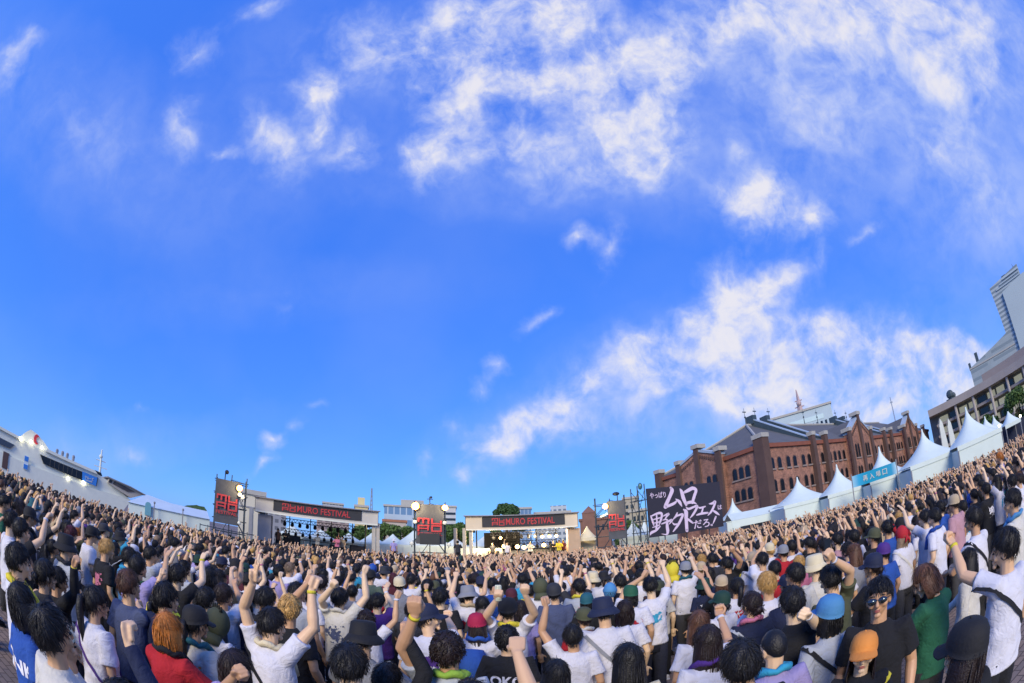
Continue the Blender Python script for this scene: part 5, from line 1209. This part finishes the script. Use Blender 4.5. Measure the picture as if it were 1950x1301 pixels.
# keep neighbours from standing in one another
for it in range(30):
    for i in range(len(people)):
        for j in range(i+1, len(people)):
            v = people[j]['pos']-people[i]['pos']; dd = v.length
            if dd < .40 and dd > 1e-4:
                for q, sg_ in ((people[j], 1), (people[i], -1)):
                    rad = Vector((q['pos'].x, q['pos'].y, 0)).normalized(); q['pos'] += rad*(v.normalized().dot(rad))*sg_*(.40-dd)*.6
def heading(p):
    if p['opt'].get('face') == 'cam': return math.atan2(-p['pos'].x, -p['pos'].y)
    return math.atan2(TGT.x-p['pos'].x, TGT.y-p['pos'].y)
prng = np.random.default_rng(21)
for i, p in enumerate(people):
    p['yaw'] = heading(p) + R(prng.uniform(-7, 7)); s = p['sz']; M = Matrix.Translation(p['pos']) @ Matrix.Rotation(-p['yaw'], 4, 'Z') @ Matrix.Scale(s, 4); p['M'] = M; Mi = M.inverted()
    pose = {'sleeve': p['sleeve'], 'pitch': float(p['opt'].get('pit', prng.uniform(-6, 10))), 'yaw': float(p['opt'].get('hy', prng.uniform(-14, 14))), 'tilt': prng.uniform(-5, 5)}
    if p['opt'].get('face') == 'cam': pose['yaw'] = 0
    for side, key in ((1, 'R'), (-1, 'L')):
        if key in p['opt']:
            x, y, hk = p['opt'][key].split(','); d = ray(float(x), float(y)); o = Vector((0, 0, CAM_Z)); sh = M @ Vector((side*.165, 0, 1.39)); r_ = .60*s
            w_ = o - sh; b = w_.dot(d); c = w_.dot(w_)-r_*r_; disc = b*b-c
            if disc > 0:
                t1, t2 = -b-math.sqrt(disc), -b+math.sqrt(disc); tt = t2 if abs(t2-p['D']-.1) < abs(t1-p['D']-.1) else t1; tp = o+d*tt
            else: q = o - d*b; tp = sh + (q-sh).normalized()*r_
            lt_ = Mi @ tp
            if lt_.z < 1.0 and lt_.y < .1: lt_ = Vector((lt_.x, .3, lt_.z))
            pose[key] = (lt_, hk)
    if p['hair'] and 'R' not in p['opt'] and 'L' not in p['opt'] and i % 3 == 0 and p['D'] < 6 and 'face' not in p['opt']:
        pose['R'] = (Vector((.06, .36, 1.12)), 'fist'); pose['L'] = (Vector((-.05, .38, 1.10)), 'fist')
    p['pose'] = pose; b_, s_, p['J'], p['HM'] = figure(pose, p['fem'])
    near = p['D'] < 5
    p['jb'] = remesh_job(b_, .0062 if p['D'] < 3.6 else .0082 if near else .0115, True, 1 if p['D'] < 3.6 else 2); p['js'] = remesh_job(s_, .012 if near else .019, True, 4)
# pool of poses for everybody else
POOL = []
def up(side, az_, el_, r_=.60): return Vector((side*.165 + r_*math.sin(R(az_))*math.cos(R(el_)), r_*math.cos(R(az_))*math.cos(R(el_)), 1.39 + r_*math.sin(R(el_))))
specs = [({'R': (up(1, 5, 62), 'fist')}, 'right fist raised'), ({'L': (up(-1, -8, 66), 'fist')}, 'left fist raised'), ({'R': (up(1, 12, 48), 'open')}, 'right hand stretched forward'), ({'R': (up(1, 0, 74), 'point')}, 'right forefinger pointing up'),
         ({'R': (up(1, 8, 58), 'fist'), 'L': (up(-1, -10, 62), 'fist')}, 'both fists raised'), ({}, 'arms down'), ({'R': (Vector((.07, .36, 1.14)), 'fist'), 'L': (Vector((-.06, .37, 1.12)), 'fist')}, 'hands held before the chest'),
         ({'L': (up(-1, 10, 50), 'open')}, 'left hand stretched forward'), ({'R': (up(1, -15, 80), 'fist')}, 'right fist raised'), ({'R': (up(1, 20, 68), 'peace')}, 'right hand making a peace sign'), ({}, 'arms down'), ({'R': (up(1, -5, 55, .52), 'fist')}, 'right fist raised')]
for k, (po, txt) in enumerate(specs):
    fem = k % 3 == 2; po = dict(po, sleeve='T' if k != 6 else 'L', pitch=prng.uniform(-6, 10), yaw=prng.uniform(-12, 12), tilt=prng.uniform(-4, 4))
    b_, s_, J, HM = figure(po, fem); POOL.append(dict(txt=txt, fem=fem, J=J, HM=HM, po=po, jb=remesh_job(b_, .0115, True, 2), js=remesh_job(s_, .019, True, 4)))
MESH = run_jobs()
for k, p in enumerate(people + POOL):
    me = MESH[p['js']]; wrinkle(me, k); MESH[p['jb']].materials.clear()
    me.polygons.foreach_set('use_smooth', [True]*len(me.polygons)); MESH[p['jb']].polygons.foreach_set('use_smooth', [True]*len(MESH[p['jb']].polygons))
def jitter(c, a=.05):
    f = 1+prng.uniform(-a, a); return tuple(min(1, max(0, x*f)) for x in lin(c))
USED = {}
def make_person(p, name='person'):
    opt = p['opt']; s = p['sz']
    e = empty(name, p['pos'], -p['yaw']); e.scale = (s, s, s); e['category'] = 'person'; e['group'] = 'festival crowd facing the stages'
    sk = jitter(SKINS[prng.integers(0, 5)]); link('body', MESH[p['jb']], M_skin, e, sk)
    sh = link('shirt', MESH[p['js']], M_cloth, e, jitter(COLS[p['top']]))
    near = p['D'] < 7
    if p['D'] < 14:
        t = link('trousers', TROU[1 if 'short' in opt else 0], M_cloth, e, jitter(('16171b', '1c2030', '2a2a2c', '3a3a3c')[prng.integers(0, 4)]))
        for q in (-1, 1): o = link('shoe', SHOE, M_cloth, e, jitter(('d8d8d8', '202020')[prng.integers(0, 2)])); o.location = (q*.1, 0, 0)
    v = int(prng.integers(0, 4)); hm = p['HM'] @ Matrix.Translation((0, 0, 0))
    h = link('hair', hair(p['hair'], v, p['hat'] != '-'), M_hair, e, jitter(HCOL[p['hc']][1], .15)); h.matrix_local = hm @ Matrix.Translation((0, -.002, 0)) @ Matrix.Scale(.93 if p['hat'] != '-' else 1, 4)
    if p['hat'] != '-':
        a, b = hat_meshes(p['hat']); c_ = jitter(COLS[p['hatc']]); nm = {'capb': 'cap'}.get(p['hat'], p['hat'])
        ho = link(nm, a, M_capm, e, c_); ho.matrix_local = hm @ Matrix.Translation((0, 0, .004)) @ Matrix.Scale(1.04, 4)
        if b: bo = link({'beanie': 'cuff', 'bandana': 'knot', 'hood': 'crest'}.get(p['hat'], 'brim'), b, M_capm, ho, jitter(COLS[opt['capbrim']]) if 'capbrim' in opt else (tuple(x*.15 for x in c_) if p['hat'] == 'hood' else c_))
    if opt.get('face') == 'cam' or (near and abs(p['pos'].x) > 1.0):
        for q in (-1, 1):
            ey = link('eye', EYE, M_eye, e); ey.matrix_local = hm @ Matrix.Translation((q*.031, .0835, .0))
            eb = link('eyebrow', BROW, M_eye, e); eb.matrix_local = hm @ Matrix.Translation((q*.033, .092, .026))
        if opt.get('face') == 'cam': lp = link('lips', LIPS, mat('lips', 'a05a50', .5), e); lp.matrix_local = hm @ Matrix.Translation((0, .0965, -.066))
    if 'shades' in opt: g_ = link('sunglasses', SHADES, M_gl, e); g_.matrix_local = hm @ Matrix.Translation((0, .0, .0))
    if 'towel' in opt: link('towel', TOWEL, M_cloth, e, jitter(COLS[opt['towel']]))
    bvh = None
    if 'strap' in opt or 'print' in opt or 'text' in opt:
        me = sh.data; bvh = BVHTree.FromPolygons([tuple(x.co) for x in me.vertices], [tuple(x.vertices) for x in me.polygons])
    if 'strap' in opt: link('strap', band_mesh(bvh, ((0, 0, 1.16), (.75, 0, .66))), M_cloth, e, jitter(COLS[opt['strap']]))
    if 'print' in opt: link('print', project_print(bvh, blotch(int(p['px']), .26, .22, 1.18)), M_patch, sh, lin(COLS.get(opt['print'], '46506e')))
    if 'txt' in p and p['D'] < 12:
        q = POOL[p['k']]
        if 'prm' not in q:
            me = sh.data; bv = BVHTree.FromPolygons([tuple(x.co) for x in me.vertices], [tuple(x.vertices) for x in me.polygons]); q['prm'] = project_print(bv, blotch(1, .25, .2, 1.2)); q['stm'] = band_mesh(bv, ((0, 0, 1.16), (.75, 0, .66))); q['st2'] = band_mesh(bv, ((0, 0, 1.16), (-.75, 0, .66)), .02)
        if prng.random() < .42: link('print', q['prm'], M_patch, sh, lin(COLS[('red', 'navy', 'black', 'turquoise', 'orange', 'blue', 'pink')[prng.integers(0, 7)]] if p['top'] not in ('black', 'navy', 'charcoal') else 'd8d8dc'))
        if prng.random() < .2: link('strap', q['stm' if prng.random() < .5 else 'st2'], M_cloth, e, jitter(COLS[('black', 'grey', 'brown', 'lightgrey')[prng.integers(0, 4)]]))
    if 'pack' in opt: link('backpack', BACK, M_cloth, e, jitter(COLS[opt['pack']]))
    if 'text' in opt:
        me = text_mesh(opt['text'], .13, 0, .004); co = getco(me); zc = 1.2; co = np.stack([co[:, 0]*1.0, np.zeros(len(co)), co[:, 1]+zc], 1); me.vertices.foreach_set('co', co.ravel())
        if 'pack' in opt:
            co[:, 1] = -.418; co[:, 2] -= .05; me.vertices.foreach_set('co', co.ravel()); link('lettering', me, M_print, e, lin('e8e8e8'))
        else: link('lettering', project_print(bvh, me), M_print, sh, lin('e0e0e6' if p['top'] not in ('white', 'offwhite') else '2450a0'))
    bd = opt.get('band')
    if bd is None and prng.random() < .35: bd = ('white', 'yellow', 'black', 'pink')[prng.integers(0, 4)]
    if bd:
        for key in ('R', 'L'):
            if key in p['pose'] and p['pose'][key] is not None and p['pose'][key][0].z > 1.2:
                _, el, wr, d = p['J'][key]; c_ = wr - (wr-el).normalized()*.02; o = link('wristband', MB().tube([c_-(wr-el).normalized()*.011, c_+(wr-el).normalized()*.011], [.0315, .0315], 12).mesh('band', True), M_cloth, e, lin(COLS[bd])); break
    p['e'] = e; return e
EYE = MB().ball((0, 0, 0), (.0145, .012, .0062), 9, 6).mesh('eye', True)
BROW = MB().tube([(-.017, 0, -.001), (0, .003, .003), (.017, -.004, 0)], [.0026, .0038, .0022], 6).mesh('brow', True)
LIPS = MB().ball((0, 0, .0035), (.022, .006, .005), 9, 5).ball((0, 0, -.0045), (.019, .007, .0055), 9, 5).mesh('lips', True)
mbs = MB()
for q in (-1, 1): mbs.tube([(q*.034, .098, -.002), (q*.034, .106, -.002)], [(.031, .021), (.031, .021)], 14).tube([(q*.064, .1, .006), (q*.08, .04, .004), (q*.08, -.02, -.004)], .0025, 4)
mbs.tube([(-.01, .104, .004), (.01, .104, .004)], .0025, 5); SHADES = mbs.mesh('sunglasses', True)

GARM = {'T': 't-shirt', 'L': 'long-sleeved top', 'N': 'tank top'}
HATN = {'cap': 'cap', 'capb': 'backward cap', 'bucket': 'bucket hat', 'beanie': 'knit beanie', 'bandana': 'bandana', 'hood': 'spiked hood'}
HAIRN = {'S': 'short', 'C': 'curly', 'L': 'long', 'B': 'bobbed', 'P': 'ponytailed', 'D': 'tied', 'X': 'cropped'}
TOPN = {'lightgrey': 'pale grey', 'offwhite': 'off-white', 'striped': 'pink striped'}
def looks(p):
    hc = HCOL[p['hc']][0]
    a = f"{HAIRN[p['hair']]} {hc} hair" if p['hat'] == '-' else f"{TOPN.get(p['hatc'], p['hatc'])} {HATN[p['hat']]}"
    return a, f"{TOPN.get(p['top'], p['top'])} {GARM[p['sleeve']]}"
def arms(p):
    if 'txt' in p: return p['txt']
    r_, l_ = 'R' in p['opt'], 'L' in p['opt']
    if p['opt'].get('face') == 'cam': return 'facing the camera'
    if r_ and l_: return 'both hands up'
    if r_: return 'right hand up'
    if l_: return 'left hand up'
    if 'R' in p['pose']: return 'hands before the chest'
    return 'arms down'
SECT = [(-90, 'below the ship funnel'), (-60, 'below the ship banner'), (-50, 'below the ship bridge'), (-46, 'below the white shed'), (-38, 'below the left tower'), (-32, 'before the left stage, left'), (-24.7, 'before the left stage, right'), (-16.5, 'left of the centre tower'),
        (-12.6, 'below the centre tower'), (-8, 'before the right stage, left'), (.5, 'before the right stage, right'), (7.5, 'below the right tower'), (15.5, 'below the lettered board'), (25.2, 'below the brick corner'), (34, 'below the brick wall'), (41.8, 'below the blue sign'), (47.7, 'below the tall tent'), (55, 'below the tallest tent')]
def sector(p):
    a = math.degrees(math.atan2(p['pos'].x, p['pos'].y)); r_ = SECT[0][1]
    for t, n in SECT:
        if a >= t: r_ = n
    return r_
def label_people(P):
    ORD = ['nearest', 'second nearest', 'third nearest', 'fourth nearest', 'fifth nearest', 'sixth nearest', 'seventh nearest', 'eighth nearest']
    P = sorted(P, key=lambda p: p['pos'].length); seen = {}
    for p in P: seen.setdefault((looks(p), arms(p), sector(p)), []).append(p)
    for (lk, ar, se), L in seen.items():
        for i, p in enumerate(L):
            x = '' if len(L) == 1 else f", {ORD[min(i, 7)]}"
            ex = ''
            for k, w_ in (('shades', 'mirror sunglasses'), ('towel', 'neck towel'), ('pack', 'backpack'), ('strap', 'shoulder strap'), ('print', 'back print')):
                if k in p['opt'] and not ex: ex = w_
            s = f"person with {lk[0]}, {lk[1]}, {ar}, {se}{x}"
            if ex and len(s.split()) + len(ex.split()) <= 15: s = f"person with {lk[0]}, {lk[1]}, {ex}, {ar}, {se}{x}"
            w_ = s.split()
            if len(w_) > 16: s = s.replace('person with ', 'person, ').replace(' hair,', ',')
            if len(s.split()) > 16: s = s.replace(' the ', ' ')
            p['e']['label'] = s
for p in people: make_person(p)

# ---- everybody else stands on jittered rows up to the stages
def inside(x, y):
    a = math.degrees(math.atan2(x, y)); r_ = math.hypot(x, y)
    lim = np.interp(a, [-72, -60, -50, -40, -34, -30, -17, -14, -8, 8, 16, 26, 34, 48, 60, 72], [24, 27, 31, 31, 30, 32.5, 33, 34, 35.5, 36, 36, 35, 35, 32, 34, 37])
    return abs(a) < 71.5 and 1.0 < r_ < lim
cand = []; y = .3
while y < 38:
    x = -40.0
    while x < 40:
        xx = x + prng.uniform(-.13, .13); yy = y + prng.uniform(-.14, .14)
        if inside(xx, yy): cand.append((xx, yy))
        x += .62
    y += .64
hx = np.array([[p['pos'].x, p['pos'].y] for p in people])
cand = [c for c in cand if np.min(np.hypot(hx[:, 0]-c[0], hx[:, 1]-c[1])) > .52]
def zone_ok(x, y):
    """the foremost band belongs to the people read off the photograph"""
    a = math.degrees(math.atan2(x, y)); r_ = math.hypot(x, y)
    near = np.interp(a, [-72, -62, -50, -35, -20, 0, 20, 35, 45, 52, 60, 72], [6.2, 5.6, 4.6, 4.4, 4.6, 5.0, 4.6, 4.4, 5.2, 6.6, 8.5, 9.5]); return r_ > near
cand = [c for c in cand if zone_ok(*c)]
cand.sort(key=lambda c: c[0]**2+c[1]**2)
TOPW = [('white', 30), ('offwhite', 8), ('lightgrey', 8), ('black', 22), ('charcoal', 7), ('navy', 6), ('grey', 4), ('red', 2), ('blue', 3), ('lavender', 3), ('beige', 2), ('turquoise', 2), ('olive', 2), ('maroon', 1), ('pink', 1), ('yellow', .8), ('purple', 1), ('green', 1.2)]
HATW = [('-', 76), ('cap', 13), ('bucket', 5), ('capb', 2), ('bandana', 1), ('beanie', .6)]
HATC = ['black', 'black', 'black', 'navy', 'navy', 'charcoal', 'charcoal', 'grey', 'cream', 'white', 'olive', 'beige', 'dark green']
def pick(W_): w_ = np.array([b for _, b in W_], float); return W_[prng.choice(len(W_), p=w_/w_.sum())][0]
NIND = 296 - len(people)
for c in cand[:NIND]:
    far = math.hypot(*c); k = int(prng.choice(12, p=np.array([3, 2, 2, 1.2, 1, 1.6, 1, 1.2, 1.6, .5, 1.6, 2])/18.7)); q = POOL[k]
    p = dict(px=int(c[0]*100), pos=Vector((c[0], c[1], 0)), D=far, hair=pick([('S', 55), ('C', 8), ('L', 10), ('B', 12), ('P', 6), ('D', 5), ('X', 2)]) if not q['fem'] else pick([('L', 3), ('B', 4), ('P', 2), ('D', 2)]), hc=pick([('k', 72), ('d', 14), ('n', 6), ('y', 3), ('a', 2), ('o', 1), ('r', 1)]),
             hat=pick(HATW), hatc=HATC[prng.integers(0, len(HATC))], top=pick(TOPW), sleeve=q['po']['sleeve'], opt={}, txt=q['txt'], pose=q['po'], J=q['J'], HM=q['HM'], jb=q['jb'], js=q['js'], fem=q['fem'], k=k)
    H = prng.normal(1.60 if q['fem'] else 1.69, .055); p['sz'] = min(1.06, max(.9, H/1.7))
    if prng.random() < .12: p['opt']['towel'] = ('white', 'blue', 'red', 'yellow', 'teal')[prng.integers(0, 5)]
    if prng.random() < .05: p['opt']['pack'] = ('black', 'navy', 'grey')[prng.integers(0, 3)]
    p['yaw'] = heading(p) + R(prng.uniform(-12, 12)); make_person(p); people.append(p)
label_people(people)

# the rest of the crowd, past the 300 that show largest: one object
def lo_figure(k):
    r = np.random.default_rng(900+k); V = []; F = []; C = []
    def addm(mb, ci): o = len(V); V.extend(mb.v); F.extend([tuple(i+o for i in f) for f in mb.f]); C.extend([ci]*len(mb.v))
    addm(MB().ball((0, .015, 1.58), (.078, .09, .115), 8, 6).tube([(0, 0, 1.38), (0, 0, 1.5)], .055, 6), 0)
    hk = MB(); nb = 8
    hk.v = []; hs = shell(.1, .116, .132, line_short if k % 3 else (lambda x, y, z: sm(-.1, .1, z-(.34*max(0, y)-.75*max(0, -y)-.12))), n=10, m=8, seed=k, rough=.06, off=(0, 0, 1.592)); addm(hs, 1)
    if k % 3 == 0: addm(MB().tube([(0, -.06, 1.6), (0, -.08, 1.45), (0, -.09, 1.3)], [.085, .08, .05], 7), 1)
    if k % 5 == 0: addm(MB().rings([(0, .05, 1.615, .085, .12), (0, .07, 1.60, .08, .13)], 9), 3)
    addm(MB().rings([(0, 0, .8, .2, .15), (0, 0, 1.1, .19, .14), (0, 0, 1.32, .2, .12), (0, 0, 1.4, .13, .08), (0, 0, 1.43, .07, .06)], 9), 2)
    addm(MB().rings([(0, 0, .02, .17, .11), (0, 0, .8, .17, .12)], 7), 4)
    up_ = [(1,), (), (-1,), (1, -1), (), (-1,), (), (1,), (1,), (1,), (), (1,)][k % 12]
    for side in (1, -1):
        sh = Vector((side*.17, 0, 1.37)); tg = up(side, r.uniform(-30, 30), r.uniform(34, 84), r.uniform(.42, .6)) if side in up_ else Vector((side*.26, .1, .8)); el, wr, d = solve_arm(sh, tg, side)
        addm(MB().tube([sh, sh.lerp(el, .6)], [.075, .078], 6), 2); addm(MB().tube([sh.lerp(el, .4), el, wr], [.041, .036, .024], 6).tube([wr, wr+d*.05, wr+d*.1], [.026, .040, .03], 6), 0)
        if side in up_ and k % 4 == 1: addm(MB().tube([wr+d*.08, wr+d*.16], [.012, .009], 4), 0)
    return np.array(V), F, np.array(C)
LO = [lo_figure(k) for k in range(24)]
for i, l in enumerate(LO):
    if 'q' == 'p': pass
rest = cand[NIND:]; VV = []; CC = []; LOOPS = []; SIZES = []; off = 0
prepF = []
for V, F, C in LO:
    sz = np.array([len(f) for f in F]); prepF.append((np.concatenate([np.array(f) for f in F]), sz))
wts = np.array([b for _, b in TOPW]); wts = wts/wts.sum()
def crowd_mesh(cs, dens2=True):
    VV = []; CC = []; LO_ = []; SZ = []; off = 0
    for c in cs:
        k = int(prng.integers(0, 24)); az_ = math.degrees(math.atan2(c[0], c[1]))
        if (k % 12) not in (1, 4, 6, 10) and prng.random() < np.interp(az_, [-60, -25, -5, 20, 60], [.5, .35, .1, 0, .1]): k = (1, 4, 6, 10)[int(prng.integers(0, 4))] + 12*int(prng.integers(0, 2))
        if (k % 12) in (1, 4, 6, 10) and az_ > -6 and prng.random() < .6: k = (0, 3, 8, 9)[int(prng.integers(0, 4))] + 12*int(prng.integers(0, 2))
        V, F, C = LO[k]; s = min(1.06, max(.9, prng.normal(1.66, .06)/1.7)); a = -(math.atan2(TGT.x-c[0], TGT.y-c[1]) + prng.normal()*.2)
        ca, sa = math.cos(a), math.sin(a); P = V*s; X = P[:, 0]*ca-P[:, 1]*sa+c[0]; Y = P[:, 0]*sa+P[:, 1]*ca+c[1]; VV.append(np.stack([X, Y, P[:, 2]], 1))
        hcol = lin(HCOL['kkkkkkkdnya'[prng.integers(0, 11)]][1]); hat = prng.random() < .14
        pal = np.array([lin(SKINS[prng.integers(0, 5)]), lin(COLS[HATC[prng.integers(0, len(HATC))]]) if hat else hcol, lin(COLS[TOPW[prng.choice(len(TOPW), p=wts)][0]]), hcol, (.012, .012, .016)]) * prng.uniform(.85, 1.12)
        CC.append(pal[C]); li, sz = prepF[k]; LO_.append(li+off); SZ.append(sz); off += len(V)
    VV = np.concatenate(VV); CC = np.concatenate(CC); LO_ = np.concatenate(LO_); SZ = np.concatenate(SZ)
    me = bpy.data.meshes.new('crowd'); me.vertices.add(len(VV)); me.vertices.foreach_set('co', VV.ravel()); me.loops.add(len(LO_)); me.loops.foreach_set('vertex_index', LO_.astype(np.int32))
    me.polygons.add(len(SZ)); me.polygons.foreach_set('loop_start', np.concatenate([[0], np.cumsum(SZ)[:-1]]).astype(np.int32)); me.polygons.foreach_set('use_smooth', [True]*len(SZ)); me.update(calc_edges=True)
    at = me.color_attributes.new('Col', 'FLOAT_COLOR', 'POINT'); at.data.foreach_set('color', np.concatenate([CC, np.ones((len(CC), 1))], 1).ravel().astype(np.float32)); return me
cw = link('crowd', crowd_mesh(rest), mat('crowd_skin_and_cloth', 'ffffff', .75, .15, 12, kind='attr')); tag(cw, 'dense far crowd with hundreds of raised arms filling the square up to the stages', 'crowd', kind='stuff')

# ---- performers and staff on the stages
def stand_in(loc, az_face, k, top, hairk, label, grp, s=1.0, hc='k', hat='-', hatc='black'):
    q = POOL[k]; p = dict(px=3, pos=Vector(loc), D=30, hair=hairk, hc=hc, hat=hat, hatc=hatc, top=top, sleeve='T', opt={}, pose={}, J=q['J'], HM=q['HM'], jb=q['jb'], js=q['js'], sz=s, yaw=R(az_face)); e = make_person(p)
    link('trousers', TROU[0], M_cloth, e, lin('1a1b20')); e['label'] = label; e['group'] = grp; return e
G1 = 'performers and crew on and beside the stages'
def onst(e, a, az0, d, y, z=1.0): v = e.matrix_basis @ Vector((lx(a, az0, d), y, z)); return v
for a, k, top, hk, y, l in ((-29.5, 5, 'brown', 'B', 1.2, 'singer in a brown t-shirt standing at the left end of the left stage'), (-28.6, 6, 'black', 'L', 1.8, 'long-haired guitarist in black beside the brown-clad singer on the left stage'), (-24.4, 6, 'offwhite', 'S', 3.0, 'person in an off-white shirt sitting among black gear at the left stage centre'),
                            (-21.9, 6, 'pink', 'L', 1.4, 'long-haired performer in pink at the right part of the left stage'), (-21.2, 0, 'beige', 'S', 1.9, 'performer in beige with a cap just right of the pink one')):
    v = onst(st1, a, a1, d1, y); stand_in(v, 155 if a < -25 else 190, k, top, hk, l, G1)
for a, k, top, hk, y, l in ((-1.4, 0, 'white', 'S', 1.0, 'singer in white with a fist up at the centre of the right stage'), (1.5, 6, 'offwhite', 'S', 2.2, 'drummer in off-white under the warm lamps of the right stage'), (4.4, 6, 'black', 'S', 1.8, 'performer in black left of the yellow shirt on the right stage'),
                            (5.1, 6, 'yellow', 'B', 1.2, 'performer in a bright yellow shirt on the right stage'), (5.7, 5, 'maroon', 'L', 1.9, 'performer in maroon just right of the yellow shirt'), (-3.4, 5, 'charcoal', 'S', 3.0, 'performer in charcoal at the left of the right stage')):
    v = onst(st2, a, a2, d2, y); stand_in(v, 178, k, top, hk, l, G1)
for a, d, z, k, top, hk, l, hat in ((-15.1, 33.5, 1.05, 5, 'lavender', 'S', 'crew member in a white hat and lavender shirt standing left of the centre tower', 'bucket'), (-7.3, 34.5, 1.1, 6, 'charcoal', 'S', 'crew member in charcoal standing beside the right stage post', '-')):
    stand_in(pt(a, d, z), a, k, top, hk, l, G1, hat=hat, hatc='white')
    r_ = frame_at('riser', a, d, f"black riser platform under the {'lavender' if a < -10 else 'charcoal'}-shirted crew member", 'platform', 'risers in the crowd'); MB().box((-.5, -.5, z-.08), (.5, .5, z)).build('top', M_black, r_)
    for sx in (-.45, .45):
        for sy in (-.45, .45): MB().tube([(sx, sy, 0), (sx, sy, z-.08)], .03, 5).build('leg', M_steel, r_)
# things held in the hands
def held(px, key, name, label, cat):
    p = min(people, key=lambda q: abs(q['px']-px) + (0 if 'J' in q and key in q['J'] else 1e6)); _, el, wr, d = p['J'][key]; M = Matrix.Translation(p['pos']) @ Matrix.Rotation(-p['yaw'], 4, 'Z') @ Matrix.Scale(p['sz'], 4)
    e = empty(name, M @ (wr + d*.075 + Vector((0, .035, 0))), -p['yaw'], label, cat); return e, p
e, p = held(968, 'L', 'drink_can', 'tall yellow and white drink can held up in a fist beside the navy cap', 'can')
MB().tube([(0, 0, -.07), (0, 0, -.065), (0, 0, .085), (0, 0, .095)], [.027, .032, .032, .026], 16).build('can', mat('can_paint', 'd9d9b8', .35, .5, 18), e, True); MB().tube([(0, 0, -.02), (0, 0, .05)], [.0325, .0325], 16).build('label_band', mat('can_yellow', 'dcc83c', .35, .1), e, True)
e, p = held(1586, 'R', 'phone', 'black phone held up in the right hand of the person in olive', 'phone')
MB().box((-.038, -.005, -.02), (.038, .005, .13)).build('case', M_black, e); MB().box((-.034, -.0075, -.015), (.034, -.0053, .125)).build('screen', M_glass, e)
p = min(people, key=lambda q: abs(q['px']-1717)); e = empty('tote_bag', p['pos'] + Vector((math.sin(p['yaw']+1.57), math.cos(p['yaw']+1.57), 0))*.24 + Vector((0, 0, .62)), -p['yaw']+R(80), 'cream tote bag hanging at the hip of the person in the red bandana', 'bag')
MB().rings([(0, 0, 0, .15, .03), (0, 0, .06, .17, .055), (0, 0, .25, .165, .05), (0, 0, .36, .15, .02)], 16).build('pouch', mat('cream_cloth', 'cfc6ad', .9, .08, 6, .4, 12), e, True); MB().tube([(-.09, 0, .35), (-.06, .0, .6), (0, 0, .68), (.06, 0, .6), (.09, 0, .35)], .009, 6).build('handle', MATS['cream_cloth'], e)
